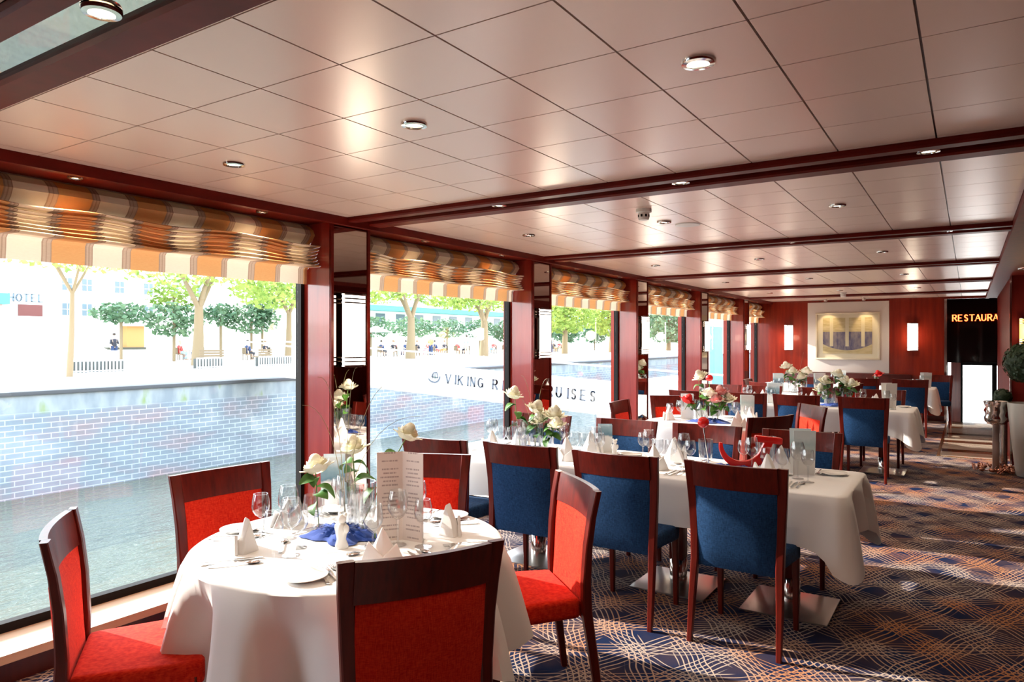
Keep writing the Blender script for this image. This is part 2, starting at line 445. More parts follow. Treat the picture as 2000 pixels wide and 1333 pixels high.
# window wall
mb = MB().box(-4.08, YBACK, -.12, -3.98, YEND, .12).box(-4.08, YBACK, 2.30, -3.98, YEND, CZ+.1)
for p in PIL: mb.box(-4.08, p-.05, .1, -3.98, p+.05, 2.32)
mb.box(-4.08, YBACK, .1, -3.98, -1.62, 2.32)  # unseen opening behind the camera closed off to hold back daylight
struct('wall_left', mb, M['wallwood'], smooth=0)
e = empty('window_ledge', 'low pale wood ledge with dark panelled front under the windows', 'ledge', (0, 0, 0), kind='structure')
MB().box(-3.98, YBACK, .10, XF+.02, YEND, .14).build('ledge_top', M['ledge'], e, smooth=0)
MB().box(-3.98, YBACK, 0, XF, YEND, .10).build('ledge_front', M['darkwood'], e)
ww = ['behind the camera', 'just out of frame', 'nearest', 'second', 'third', 'fourth', 'fifth', 'sixth', 'seventh']
for k, p in enumerate(PIL):
    e = empty('window_pillar', 'mahogany pillar between windows with mirrored front', loc=(XF, p, 0), kind='structure')
    e['label'] = 'mahogany pillar with mirrored front, ' + ['behind the camera', 'behind the camera', 'just left of the view', 'nearest in view', 'second in view', 'third in view', 'fourth in view', 'fifth in view'][k]
    mb = MB().box(-.315, -PW, .1, -.012, PW, 2.36).box(-.36, -.05, .1, -.315, .05, 2.36)
    # sash groove on both reveals
    mb.build('core', M['pillarwood'], e, smooth=0)
    MB().box(-.014, -PW+.022, .16, -.004, PW-.022, 2.345).build('mirror_panel', M['mirror'], e, smooth=0)
    for s in (-1, 1):
        MB().box(-.016, s*(PW-.011)-.011, .1, .004, s*(PW-.011)+.011, 2.36).build('edge_trim', M['trimwood'], e, smooth=0)
def blind(y0, y1, label):
    W = y1 - y0
    prof = [(-3.80, 2.36), (-3.755, 2.345), (-3.715, 2.315), (-3.70, 2.28), (-3.725, 2.245), (-3.75, 2.225)]
    z = 2.215
    for i in range(7):
        d = .012*abs(i-3)
        prof += [(-3.745, z), (-3.69+d, z-.006), (-3.675+d, z-.012), (-3.69+d, z-.019)]
        z -= .0225
    prof += [(-3.765, z+.004), (-3.78, z-.012), (-3.782, 1.985), (-3.785, 1.945)]
    n = 40; mb = MB(); vs = []; fs = []
    for i in range(n+1):
        u = i/n; y = y0 + W*u
        for j, (x, zz) in enumerate(prof):
            t = j/len(prof)
            w = math.sin(t*PI)*(.012*math.sin(u*9.2+.5+zz*6) + .008*math.sin(u*21+zz*14+1.3*math.sin(u*5)))
            sag = -.018*math.sin(t*PI)*math.sin(u*PI*3.0)**2*(1 if j > 3 else .5)
            vs.append((x - .095 + w*1.2, y, zz + w*.55 + sag*(.3 + .7*(abs(math.sin(u*7+j*.05))))))
    m_ = len(prof)
    for i in range(n):
        for j in range(m_-1): fs.append((i*m_+j, i*m_+j+1, (i+1)*m_+j+1, (i+1)*m_+j))
    mb.add(vs, fs)
    e = empty('roman_blind', label, 'blind', (0, 0, 0), group='striped roman blinds')
    mb.build('fabric', M['blind'], e, smooth=28, fixn=False)
    MB().box(-3.905, y0, 2.30, -3.875, y1, 2.36).build('headrail', M['white'], e)
    return e
wl_ = ['over the window behind the camera', 'over the window behind the camera', 'over the window nearest the camera', 'over the first big window at the left of the view', 'over the second window from the left', 'over the third window from the left',
       'over the fourth window from the left', 'over the fifth window from the left', 'over the last window before the end wall']
edges = [YBACK] + [v for p in PIL for v in (p-PW, p+PW)] + [YEND]
wins = [(edges[i], edges[i+1]) for i in range(0, len(edges), 2)]
wi = 0
for y0, y1 in wins[1:]:
    wi += 1
    e = empty(f'window_{wi}', loc=(XG, (y0+y1)/2, .14), kind='structure')
    h = (y1-y0)/2 - .0015; mb = MB()
    zt = 2.16
    mb.box(-.03, -h, 0, .025, h, .045).box(-.03, -h, zt-.05, .025, h, zt)
    mb.box(-.03, -h, .045, .025, -h+.03, zt-.05).box(-.03, h-.03, .045, .025, h, zt-.05)
    mb.build('frame', M['black'], e, smooth=0)
    MB().box(-.006, -h+.035, .04, -.003, h-.035, zt-.045).build('pane', M['pane'], e, smooth=0)
    if y1 > .9: blind(y0+.003, y1-.003, 'striped roman blind ' + wl_[wi])

# end wall with opening to the lobby, white panel with a picture
def wallbox(mb, x0, x1, z0, z1): mb.box(x0, YEND, z0, x1, YEND+.1, z1)
mb = MB(); wallbox(mb, -4.05, -.40, 0, 2.45); wallbox(mb, .62, XR, 0, 2.45); wallbox(mb, -.40, .62, 2.36, 2.45); wallbox(mb, -3.2, 4.2, 2.45, 3.35)
struct('wall_end', mb, M['wallwood'], smooth=0)
struct('trim_4', MB().box(-.40, YEND-.03, 0, -.36, YEND, 2.36), M['chrome'], smooth=0)['label'] = 'chrome strip at the left of the lobby opening'
struct('baseboard_end', MB().box(XF, YEND-.02, 0, -.40, YEND, .1), M['darkwood'])
e = empty('wall_panel', 'plain white panel on the end wall behind the picture', 'wall panel', (-2.10, YEND, 0), kind='structure')
MB().box(-.76, -.03, .90, .76, 0, 2.355).build('panel_face', mat('panel_cream', (.70, .62, .56), .5), e, bevel=.006)
struct('wall_back', MB().box(-4.05, YBACK-.1, 0, XR, YBACK, 2.45), M['wallwood'], smooth=0)
mb = MB().box(XR, YBACK, 0, XR+.1, YEND, .6).box(XR, YBACK, 2.0, XR+.1, YEND, 2.45)
mb.box(XR, YBACK, .6, XR+.1, YEND, 2.0)  # unseen window band walled up to cut daylight from this side
struct('wall_right', mb, M['wallwood'], smooth=0)
struct('ceiling_edge', MB().box(5.1, YBACK, 2.36, XR, YEND, CZ+.02), M['trimwood'], smooth=0)
# lobby enclosure column at the right and lobby beyond
mb = MB().box(.44, 10.75, 0, 1.30, YEND, 2.365)
struct('wall_right_column', mb, M['columnwood'], smooth=0)
struct('trim_5', MB().box(.425, 10.73, 0, .445, 10.76, 2.36), M['chrome'], smooth=0)['label'] = 'bright chrome strip added at the column corner in place of a light gap'  # added to stand in for the sliver of light beside the column
LY = 25.0
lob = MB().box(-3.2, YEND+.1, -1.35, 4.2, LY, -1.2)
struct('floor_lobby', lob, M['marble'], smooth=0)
mb = MB().box(-3.2, YEND+.1, -1.3, -3.1, LY, 3.2).box(4.1, YEND+.1, -1.3, 4.2, LY, 3.2)
struct('wall_lobby_sides', mb, M['wallwood'], smooth=0)
mb = MB().box(-3.2, LY, .90, 4.2, LY+.1, 3.2).box(-3.2, LY, -1.3, -.54, LY+.1, .90).box(-.46, LY, -1.3, -.20, LY+.1, .90).box(1.0, LY, -1.3, 4.2, LY+.1, .90)
struct('wall_lobby_far', mb, M['blackgloss'], smooth=0)
struct('ceiling_lobby', MB().box(-3.2, YEND+.1, 3.2, 4.2, LY, 3.3), M['blackgloss'], smooth=0)
mb = MB()
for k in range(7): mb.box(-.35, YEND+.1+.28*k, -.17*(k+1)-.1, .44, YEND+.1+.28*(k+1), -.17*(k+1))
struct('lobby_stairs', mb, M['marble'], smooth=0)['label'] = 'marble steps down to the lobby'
# glass doors at the far end of the lobby
e = empty('door_1', loc=(0, LY-.02, -1.2), kind='structure')
mb = MB()
for x0, x1 in ((-.21, -.16), (.56, .68), (.90, 1.02)): mb.box(x0, -.03, 0, x1, .03, 2.08)
mb.box(-.21, -.03, 2.03, 1.02, .03, 2.12).box(-.21, -.03, 0, 1.02, .03, .10)
mb.build('door_frame', M['black'], e, smooth=0)
MB().box(-.16, -.004, .10, .90, .004, 2.03).build('door_glass', M['pane'], e, smooth=0)
struct('wall_lobby_panel', MB().box(-.46, LY-.01, -1.2, -.21, LY, .90), M['wallwood'], smooth=0)

# picture
e = empty('framed_picture', 'large pale framed painting of a dark arcade on the white panel', 'picture', (-2.10, YEND-.03, 0))
mb = MB(); w, z0, z1, b = .60, 1.165, 2.135, .035
mb.box(-w, -.04, z0, w, 0, z0+b).box(-w, -.04, z1-b, w, 0, z1).box(-w, -.04, z0+b, -w+b, 0, z1-b).box(w-b, -.04, z0+b, w, 0, z1-b)
mb.build('frame', mat('pale_gold_frame', (.72, .62, .45), .35, .2), e, bevel=.004)
MB().box(-w+b, -.02, z0+b, w-b, -.004, z1-b).build('mount', mat('cream_mount', (.70, .62, .44), .6), e, smooth=0)
pm = mat('painted_canvas', (.5, .4, .25), .7); t = NT(pm)
sx_ = t.new('ShaderNodeSeparateXYZ'); t.link(t.coord('Object'), sx_.inputs[0])
up = t.ramp(t.noise(t.coord('Object', (3, 3, 14)), 2, 4), [(.3, (.46, .36, .17)), (.7, (.62, .52, .30))])
dk = t.ramp(t.noise(t.coord('Object', (9, 9, 3)), 2, 4), [(.35, (.10, .09, .16)), (.65, (.26, .22, .22))])
zz = t.mathn('ADD', sx_.outputs['Z'], t.mathn('MULTIPLY', t.mathn('POWER', t.mathn('ABSOLUTE', sx_.outputs['X']), 2), -.6))
band = t.mathn('MULTIPLY', t.mathn('GREATER_THAN', zz, 1.36), t.mathn('LESS_THAN', sx_.outputs['Z'], 1.74))
pil = t.mathn('LESS_THAN', t.mathn('ABSOLUTE', t.mathn('SUBTRACT', t.mathn('FRACT', t.mathn('ADD', t.mathn('MULTIPLY', sx_.outputs['X'], 3.4), .5)), .5)), .11)
pilz = t.mathn('MULTIPLY', pil, t.mathn('GREATER_THAN', sx_.outputs['Z'], 1.44))
t.col(t.mix(t.mathn('MULTIPLY', band, t.mathn('SUBTRACT', 1, pilz)), t.mix(pilz, up, (.66, .58, .38)), dk))
MB().box(-.46, -.026, 1.29, .46, -.02, 2.03).build('painting', pm, e, smooth=0)

# booth bench under the panel
e = empty('banquette', 'dark mahogany banquette along the end wall below the white panel', 'bench', (-2.2, YEND-.03, 0))
MB().box(-1.1, -.10, .0, 1.25, 0, .89).build('backrest', M['darkwood'], e, bevel=.01)
MB().box(-1.08, -.56, .38, 1.23, -.10, .48).build('seat', M['blue'], e, bevel=.02)
MB().box(-1.06, -.52, 0, 1.21, -.10, .38).build('base', M['darkwood'], e)

# letters as built strokes with serifs
GL = {'V': [(0,1,.5,0,1),(.5,0,1,1,0)], 'I': [(.5,0,.5,1,1)], 'K': [(.12,0,.12,1,1),(.12,.45,.9,1,0),(.35,.6,.95,0,1)], 'N': [(.12,0,.12,1,0),(.12,1,.88,0,1),(.88,0,.88,1,0)],
      'G': ['arc', (.5,.5,.45,50,330,1), (.9,.42,.9,.05,1), (.6,.42,1,.42,0)], 'R': [(.12,0,.12,1,1),(.12,1,.6,1,0),'arc',(.6,.76,.24,-90,90,1),(.12,.52,.6,.52,0),(.5,.5,.95,0,1)],
      'E': [(.12,0,.12,1,1),(.12,1,.85,1,0),(.12,.5,.7,.5,0),(.12,0,.88,0,0)], 'C': ['arc',(.5,.5,.45,50,310,1)], 'U': [(.12,1,.12,.35,1),(.88,1,.88,.35,0),'arc',(.5,.38,.38,180,360,1)],
      'S': ['arc',(.5,.75,.26,20,270,1),'arc',(.5,.25,.26,-160,90,1)], 'T': [(.5,0,.5,1,1),(0,1,1,1,0)], 'A': [(0,0,.5,1,0),(.5,1,1,0,1),(.22,.38,.78,.38,0)],
      'H': [(.12,0,.12,1,1),(.88,0,.88,1,1),(.12,.5,.88,.5,0)], 'O': ['arc',(.5,.5,.45,0,360,1)], 'L': [(.12,0,.12,1,1),(.12,0,.85,0,0)]}
def letter(ch, w, h, th, depth):
    """one letter in the local XZ plane, facing -Y"""
    mb = MB(); items = GL[ch]; i = 0
    def seg(x0, z0, x1, z1, t):
        a = Vector((x0*w, z0*h)); b = Vector((x1*w, z1*h)); d = (b-a)
        if d.length < 1e-6: return
        d.normalize(); n = Vector((-d.y, d.x))*t/2
        q = [a+n-d*t*.2, a-n-d*t*.2, b-n+d*t*.2, b+n+d*t*.2]
        vs = [(p.x, -depth, p.y) for p in q] + [(p.x, 0, p.y) for p in q]
        mb.add(vs, [(0,1,2,3),(7,6,5,4),(0,4,5,1),(1,5,6,2),(2,6,7,3),(3,7,4,0)])
    while i < len(items):
        it = items[i]
        if it == 'arc':
            cx, cz, r, a0, a1, hv = items[i+1]; n = 14
            for k in range(n):
                p = math.radians(a0+(a1-a0)*k/n); q = math.radians(a0+(a1-a0)*(k+1)/n)
                v = abs(math.cos((p+q)/2))
                seg(cx+r*math.cos(p), cz+r*math.sin(p)*(1.1 if r > .4 else 1), cx+r*math.cos(q), cz+r*math.sin(q)*(1.1 if r > .4 else 1), th*(.45+.55*v))
            i += 2
        else:
            x0, z0, x1, z1, hv = it
            seg(x0, z0, x1, z1, th if hv else th*.62)
            if abs(z1-z0) > .5:
                for xx, zz_ in ((x0, z0), (x1, z1)):
                    if zz_ in (0, 1): seg(xx-.13, zz_, xx+.13, zz_, th*.35)
            i += 1
    return mb
def sign(text, name, label, cat, loc, rz, h, pitch, th, m, depth=.01, slope=0, wf=.72, group=None, kind=None):
    e = empty(name, label, cat, loc, rz, group, kind)
    x = 0
    for ch in text:
        if ch != ' ':
            o = letter(ch, h*wf, h, th, depth).build('letter_' + ch.lower(), m, e, smooth=0)
            o.location = (x, 0, x*slope); o.rotation_euler = (0, -math.atan(slope), 0)
        x += pitch*(.62 if ch == 'I' else .8 if ch == ' ' else 1)
    return e
M['neon'] = mat('red_neon', (.9, .1, .02), .4, emit=(1, .16, .04), es=3.0)
sign('RESTAURANT', 'restaurant_sign', 'glowing red RESTAURANT lettering on the black lobby wall', 'sign', (-.43, LY-.02, 2.15), 0, .18, .146, .032, M['neon'], .02, wf=.68)

# ------------------------------------------------------------------ fittings
def lamp_light(parent, kind, e, col, loc, size=.03, angle=110, rot=(0,0,0), blend=.8):
    L = bpy.data.lights.new('lamp_light', kind); L.energy = e; L.color = col
    if kind == 'SPOT': L.spot_size = math.radians(angle); L.spot_blend = blend; L.shadow_soft_size = size
    elif kind == 'POINT': L.shadow_soft_size = size
    o = bpy.data.objects.new('lamp_light', L); COL.objects.link(o); o.location = loc; o.rotation_euler = rot; o.parent = parent
    return o
SPOTL = {}
def downlight(name, x, y, z, r, energy, label, group):
    e = empty(name, label, 'ceiling light', (x, y, z), group=group)
    key = (name, r)
    if key not in SPOTL:
        a = MB().lathe([(r*.62, -.001), (r*.66, -.012), (r*.95, -.010), (r, -.004), (r, 0)], 24).mesh('ring', M['chrome'], smooth=50)
        b = MB().lathe([(0, -.004), (r*.45, -.005), (r*.62, -.003), (r*.62, 0)], 20).mesh('lens', M['lamp'], smooth=50)
        L = bpy.data.lights.new('lamp_light', 'SPOT'); L.energy = energy; L.color = (1, .80, .58); L.spot_size = math.radians(120); L.spot_blend = .9; L.shadow_soft_size = r*.5
        SPOTL[key] = (a, b, L)
    a, b, L = SPOTL[key]
    for nm, d, zz in (('ring', a, 0), ('lens', b, 0), ('lamp_light', L, -.02)):
        o = bpy.data.objects.new(nm, d); COL.objects.link(o); o.parent = e; o.location = (0, 0, zz)
rowsY = [2.10, 4.79, 7.50, 10.20, 12.9]
bays = ['nearest ceiling bay', 'second ceiling bay', 'third ceiling bay', 'fourth ceiling bay', 'fifth ceiling bay']
cols = [(-2.95, 'window-side'), (-1.82, 'middle'), (-.69, 'aisle-side')]
for y, bn in zip(rowsY, bays):
    for x, cn in cols:
        downlight('ceiling_downlight', x, y, CZ, .052, 14, f'{cn} round chrome downlight in the {bn}', 'chrome downlights in the ceiling tiles')
for k, y in enumerate(BEAM[2:]):
    for x, cn in ((-3.0, 'window-end'), (-2.42, 'window-side'), (-1.27, 'middle'), (-.15, 'aisle-side')) if k else ((-1.84, 'window-side'), (-.6, 'aisle-side')):
        if cn == 'window-end': continue
        if k == 0: lab = f'large {cn} downlight in the mirror strip of the nearest crossbeam'
        else: lab = f'{cn} downlight in the mirror strip of the {["nearest","second","third","fourth","fifth","sixth","seventh","eighth","ninth","tenth","farthest"][k]} crossbeam from the camera'
        downlight('beam_downlight', x, y - .022, CZ-.012, .048, 8, lab, 'downlights in the mirrored crossbeams')
for k, y in enumerate([1.73, 2.82, 4.36, 5.47, 6.97, 8.14, 9.6, 10.75, 12.2, 13.3, 15.0]):
    downlight('soffit_downlight', -3.66 if k > 1 else -3.68, y, 2.357, .036, 13, f'small round downlight over the blinds, {["nearest","second","third","fourth","fifth","sixth","seventh","eighth","ninth","tenth","farthest"][k]} from the camera', 'small downlights over the blinds')
for k, y in enumerate([6.4, 9.7, 12.0]):
    downlight('aisle_downlight', .50, y, 2.362, .045, 8, f'round downlight in the lengthwise aisle soffit, {["nearest","middle","farthest"][k]} of three', 'downlights in the aisle soffit')
for k, (x, z) in enumerate(((-2.45, 0), (-1.75, 0))):
    e = empty('picture_spotlight', ('left' if k == 0 else 'right') + ' small spotlight above the framed picture', 'spotlight', (x, YEND-.42, CZ-.0), group='spotlights over the picture')
    MB().lathe([(.012, -.05), (.035, -.045), (.035, -.01), (.02, 0)], 16).build('housing', M['chrome'], e)
    lamp_light(e, 'SPOT', 9, (1, .74, .42), (0, 0, -.07), .02, 52, (math.radians(36), 0, 0), .6)

def sconce(x, y, z0, z1, w, rz, label, group, energy, m='sconce', cat='wall light', off=.035):
    e = empty('wall_sconce', label, cat, (x, y, z0), rz, group)   # faces local -Y
    h = z1-z0; n = 8; dp = .03
    pl = lambda o: [(-w/2-o, -off+o)] + [(-(w/2+o)*math.cos(PI*i/n), -off-(dp+o)*math.sin(PI*i/n)**.45, ) for i in range(n+1)] + [(w/2+o, -off+o)]
    mb = MB(); mb.sweep([[(p, q, z) for p, q in pl(0)] for z in (.012, h-.012)]); mb.build('diffuser', M[m], e, smooth=50)
    MB().box(-w*.40, -off-.004, .0, w*.40, -off+.004, h).box(-w*.2, -off, .1, w*.2, 0, h-.1).build('backplate', M['darkwood'], e, smooth=0)
    for zc in (.014, .042, .07, h-.014, h-.042, h-.07):
        mb = MB(); mb.sweep([[(p, q, z) for p, q in pl(.005)] for z in (zc-.005, zc+.005)]); mb.build('band', M['chrome'], e, smooth=50)
    if energy: lamp_light(e, 'POINT', energy, (1, .80, .55), (0, -.17, h/2), .07)
    return e
for k, p in enumerate(PIL[2:]):
    sconce(XF+.004, p-.015, 1.365, 1.885, .205, PI/2, f'white glass wall light with chrome bands on the {["just out of frame","nearest","second","third","fourth","farthest"][k]} mirrored window pillar', 'lights on the mirrored pillars', 2.6)
sconce(-3.24, YEND, 1.35, 1.90, .17, 0, 'white glass wall light on the end wall left of the picture', 'lights on the end wall', 3)
sconce(-.93, YEND, 1.35, 1.91, .18, 0, 'white glass wall light on the end wall right of the picture', 'lights on the end wall', 3)
sconce(.60, 10.75, 1.50, 1.84, .16, 0, 'amber wall light on the mahogany column above the topiary', None, 1.5, 'sconceamber')

e = empty('smoke_detector', 'white fire detector hanging from the ceiling of the second bay', 'detector', (-1.76, 4.27, CZ))
MB().lathe([(.05, 0), (.05, -.02), (.036, -.024), (.036, -.06), (.03, -.07), (0, -.072)], 20).build('housing', M['white'], e)
mb = MB()
for k in range(8): mb.box(.034, -.006, -.052, .038, .006, -.036, M=Matrix.Rotation(k*PI/4, 4, 'Z'))
mb.build('vent_slot', M['black'], e, smooth=0)
e = empty('smoke_detector', 'white fire detector hanging from the ceiling of the farthest bay', 'detector', (-1.85, 13.5, CZ))
MB().lathe([(.055, 0), (.055, -.02), (.045, -.024), (.045, -.07), (.03, -.085), (0, -.088)], 16).build('housing', M['white'], e)
o = MB().lathe([(.09, 0), (.088, -.006), (.075, -.008), (0, -.006)], 24).build('ceiling_speaker', M['white']); o.location = (-1.72, 5.0, CZ); tag(o, 'flat round white speaker grille in the ceiling tiles behind the detector', 'speaker')
e = empty('wall_socket', 'black socket on the dark panel under the nearest window', 'socket', (XF, 2.42, .0))
MB().box(0, -.07, .015, .008, .07, .095).build('plate', M['black'], e, bevel=.002)
MB().lathe([(.022, 0), (.022, .003), (0, .003)], 16, M=T(.009, -.028, .055, ry=PI/2)).lathe([(.022, 0), (.022, .003), (0, .003)], 16, M=T(.009, .03, .055, ry=PI/2)).build('outlet', M['blackgloss'], e)

# topiary, pots, chrome cooler stand by the column
def ball(mb, c, r, n, sz, flat=1):
    for i in range(n):
        u = rnd.uniform(-1, 1); a = rnd.uniform(0, 2*PI); q = math.sqrt(1-u*u)
        d = Vector((q*math.cos(a), q*math.sin(a), u)); p = Vector(c) + d*r*rnd.uniform(.86, 1.04)
        s = sz*rnd.uniform(.7, 1.3); t1 = d.cross(Vector((rnd.uniform(-1,1), rnd.uniform(-1,1), rnd.uniform(-1,1)))).normalized(); t2 = (d.cross(t1) + d*rnd.uniform(-.6, .6)).normalized()
        mb.add([p-t1*s*.5, p+t2*s*.5, p+t1*s*.9, p-t2*s*.5], [(0,1,2,3)])
e = empty('topiary', 'dark ball topiary in the tall pale tapered planter by the column', 'potted plant', (.56, 9.95, 0))
MB().lathe([(.10, 0), (.115, .02), (.185, .72), (.195, .84), (.18, .84), (.17, .78), (0, .78)], 28).build('planter', mat('pearl_planter', (.62, .60, .54), .3, .35), e)
MB().tube([(0, 0, .78), (.01, 0, 1.1)], .014).build('stem', M['bark'], e)
mb = MB(); mb.ell((.0, 0, 1.30), (.215, .215, .225), 20, 12); ball(mb, (.0, 0, 1.30), .235, 1500, .03)
mb.build('crown', M['foltop'], e, fixn=False)
e = empty('topiary', 'small low topiary in a chrome pot behind the wine cooler', 'potted plant', (.345, 10.55, 0))
MB().lathe([(.05, 0), (.05, .55), (.08, .58), (.10, .80), (.09, .80), (.085, .77), (0, .77)], 20).build('planter', M['chrome'], e)
mb = MB(); mb.ell((0, 0, .86), (.10, .10, .085), 14, 8); ball(mb, (0, 0, .86), .10, 380, .025); mb.build('crown', M['foltop'], e, fixn=False)
e = empty('wine_cooler', 'hammered chrome wine cooler on a square post', 'wine cooler', (.265, 10.1, 0))
MB().lathe([(.05, .56), (.085, .57), (.11, .60), (.118, .64), (.105, .68), (.12, .73), (.108, .78), (.125, .83), (.12, .84), (.11, .82), (.10, .70), (0, .66)], 26, wob=lambda a, k: 1+.07*math.sin(a*9+k*2)).build('bucket', M['chrome'], e)
MB().box(-.035, -.035, .02, .035, .035, .57)  .build('post', M['steel'], e, bevel=.004)
MB().lathe([(.14, 0), (.14, .012), (.04, .03), (.035, .04)], 24).build('foot', M['steel'], e)
mb = MB()
for k in range(36):
    a = rnd.uniform(0, 2*PI); r = rnd.uniform(.11, .23); mb.ell((r*math.cos(a), r*math.sin(a), .03+rnd.uniform(0, .03)), (.028, .028, .022), 7, 5)
for k in range(30):
    a = rnd.uniform(0, 2*PI); r = rnd.uniform(.10, .24); mb.tube([(r*math.cos(a), r*math.sin(a), .02), (r*math.cos(a+.3), r*math.sin(a+.3), .09), (r*math.cos(a+.6), r*math.sin(a+.6), .02)], .005, 5)
o = mb.build('garland', mat('bronze_garland', (.42, .18, .12), .25, .8)); o.location = (.265, 10.1, 0)
tag(o, 'bronze and red garland of baubles lying round the wine cooler foot', 'decoration', kind='stuff')

# daylight portals in the window openings
def portal(x, y, z, w, h, rz):
    L = bpy.data.lights.new('window_daylight', 'AREA'); L.shape = 'RECTANGLE'; L.size = w; L.size_y = h; L.cycles.is_portal = True
    o = bpy.data.objects.new('window_daylight', L); COL.objects.link(o); o.location = (x, y, z); o.rotation_euler = (PI/2, 0, rz)
    o['kind'] = 'structure'
for y0, y1 in wins[2:]: portal(XG-.03, (y0+y1)/2, 1.13, y1-y0, 1.9, -PI/2)
portal(.6, LY+.06, -.2, 2.4, 2.0, PI)
# ------------------------------------------------------------------ chairs
def make_chair(color):
    e = empty('dining_chair', None, 'chair')
    up = M[color]
    for s in (-1, 1):
        mb = MB().posts([(s*.222, -.245, 0, .026, .028), (s*.219, -.215, .22, .032, .036), (s*.213, -.185, .42, .040, .042), (s*.216, -.180, .55, .042, .036),
                         (s*.222, -.186, .70, .046, .030), (s*.229, -.200, .82, .048, .027), (s*.235, -.222, .93, .050, .025)])
        mb.build('leg', M['chairwood'], e, smooth=40)
        MB().posts([(s*.203, .205, 0, .026, .026), (s*.203, .20, .25, .033, .033), (s*.203, .19, .425, .042, .042)]).build('leg', M['chairwood'], e, smooth=40)
    # curved top rail
    def yb(z): return -.186 - .036*max(0, (z-.70)/.23)**1.4
    n = 12; mb = MB(); secs = []
    for i in range(n+1):
        x = -.212 + .424*i/n; q = .030*(1-(x/.25)**2)
        top = .930 - .004*(1-(x/.25)**2)
        secs.append([(x, yb(.80)-q+.011, .80), (x, yb(.80)-q-.011, .80), (x, yb(.87)-q-.013, .87), (x, yb(.93)-q-.012, top), (x, yb(.93)-q+.012, top), (x, yb(.87)-q+.012, .87)])
    mb.sweep(secs); mb.build('top_rail', M['chairwood'], e, smooth=40)
    # upholstered back
    def pad(z0, z1, hw, th, off=0):
        nx, nz = 8, 8; mb = MB(); F = []; B = []
        for j in range(nz+1):
            z = z0+(z1-z0)*j/nz; yy = yb(z) if z > .7 else -.186 + (.7-z)*.02
            for i in range(nx+1):
                x = -hw+2*hw*i/nx; q = .030*(1-(x/.25)**2)*min(1, max(0, (z-.40)/.35)+.15)
                ed = min(1, 5*min(i/nx, 1-i/nx, j/nz, 1-j/nz)+.25)
                F.append((x, yy-q+off+th*.5*ed, z)); B.append((x, yy-q+off-th*.5*ed, z))
        N = (nx+1)*(nz+1); vs = F+B; fs = []
        for j in range(nz):
            for i in range(nx):
                a = j*(nx+1)+i; fs.append((a, a+1, a+nx+2, a+nx+1)); fs.append((N+a, N+a+nx+1, N+a+nx+2, N+a+1))
        rim = [i for i in range(nx+1)] + [(j+1)*(nx+1)-1 for j in range(1, nz+1)] + [nz*(nx+1)+i for i in range(nx-1, -1, -1)] + [j*(nx+1) for j in range(nz-1, 0, -1)]
        for a, b in zip(rim, rim[1:]+rim[:1]): fs.append((a, N+a, N+b, b))
        return mb.add(vs, fs)
    pad(.385, .812, .204, .042).build('backrest', up, e, smooth=50)
    # seat cushion
    n = 6; vs = [(-.20, -.165), (.20, -.165), (.232, .17), (.215, .232), (-.215, .232), (-.232, .17)]
    MB().prism(vs, .392, .478).build('seat', up, e, bevel=.022, seg=3, smooth=50)
    return e
red0 = make_chair('red'); red0['category'] = 'chair'
blue0 = make_chair('blue'); blue0['category'] = 'chair'
def face(dx, dy): return math.atan2(dy, dx) - PI/2
def chair(proto, topx, topy, dx, dy, label, group):
    """placed by the centre of its top rail, facing (dx, dy)"""
    L = math.hypot(dx, dy); dx /= L; dy /= L
    return place(proto, (topx+dx*.235, topy+dy*.235, 0), face(dx, dy), label, group)
g = 'red chairs at the nearest round table'
chair(red0, -1.34, 1.60, -.87, .50, 'red upholstered dining chair in the foreground, its back to the viewer', g)
chair(red0, -1.46, 2.80, -.66, -.75, 'red upholstered dining chair at the right of the nearest round table, sunlit orange back', g)
chair(red0, -2.52, 3.00, .42, -.91, 'red upholstered dining chair beyond the menu on the nearest round table', g)
chair(red0, -3.07, 2.11, 1, -.08, 'red upholstered dining chair between the nearest round table and the window', g)
chair(red0, -2.60, 1.16, .56, .83, 'red upholstered dining chair at the far left edge of the view', g)
X2 = [(-2.88, 'closest to the windows'), (-2.27, 'second from the windows'), (-1.65, 'third from the windows'), (-.99, 'at the aisle end')]
g = 'blue chairs on the near side of the first long table'
for k, (x, n) in enumerate(X2):
    chair(blue0, x, 3.56 if k else 3.50, .02*(k-2), 1, f'blue upholstered chair on the near side of the first long table, {n}', g)
g = 'blue chairs on the far side of the first long table'
for x, n in [(-3.02, 'closest to the windows'), (-2.27, 'second from the windows'), (-1.63, 'third from the windows'), (-.97, 'at the aisle end')]:
    chair(blue0, x, 5.17, 0, -1, f'blue upholstered chair on the far side of the first long table, {n}', g)
g = 'red chairs at the second round table'
chair(red0, -1.36, 6.03, -.87, .50, 'red chair with dark back turned to the viewer at the second round table', g)
chair(red0, -1.26, 7.29, -.78, -.62, 'sunlit orange-red chair at the aisle side of the second round table', g)
chair(red0, -3.06, 6.74, 1, .05, 'red chair between the second round table and the windows', g)
chair(red0, -2.85, 7.75, .55, -.83, 'red chair at the far left of the second round table', g)
g = 'blue chairs on the near side of the second long table'
for x, n in [(-2.95, 'closest to the windows'), (-2.26, 'second from the windows'), (-1.68, 'third from the windows'), (-.98, 'at the aisle end')]:
    chair(blue0, x, 8.60, 0, 1, f'blue chair, near side of the second long table, {n}', g)
g = 'blue chairs on the far side of the second long table'
for x, n in [(-2.95, 'closest to the windows'), (-2.4, 'second from the windows'), (-1.68, 'third from the windows'), (-.92, 'at the aisle end')]:
    chair(blue0, x, 10.10, 0, -1, f'blue chair, far side of the second long table, {n}', g)
g = 'red chairs at the third round table'
chair(red0, -1.42, 11.2, -.87, .50, 'red chair on the near aisle side of the third round table', g)
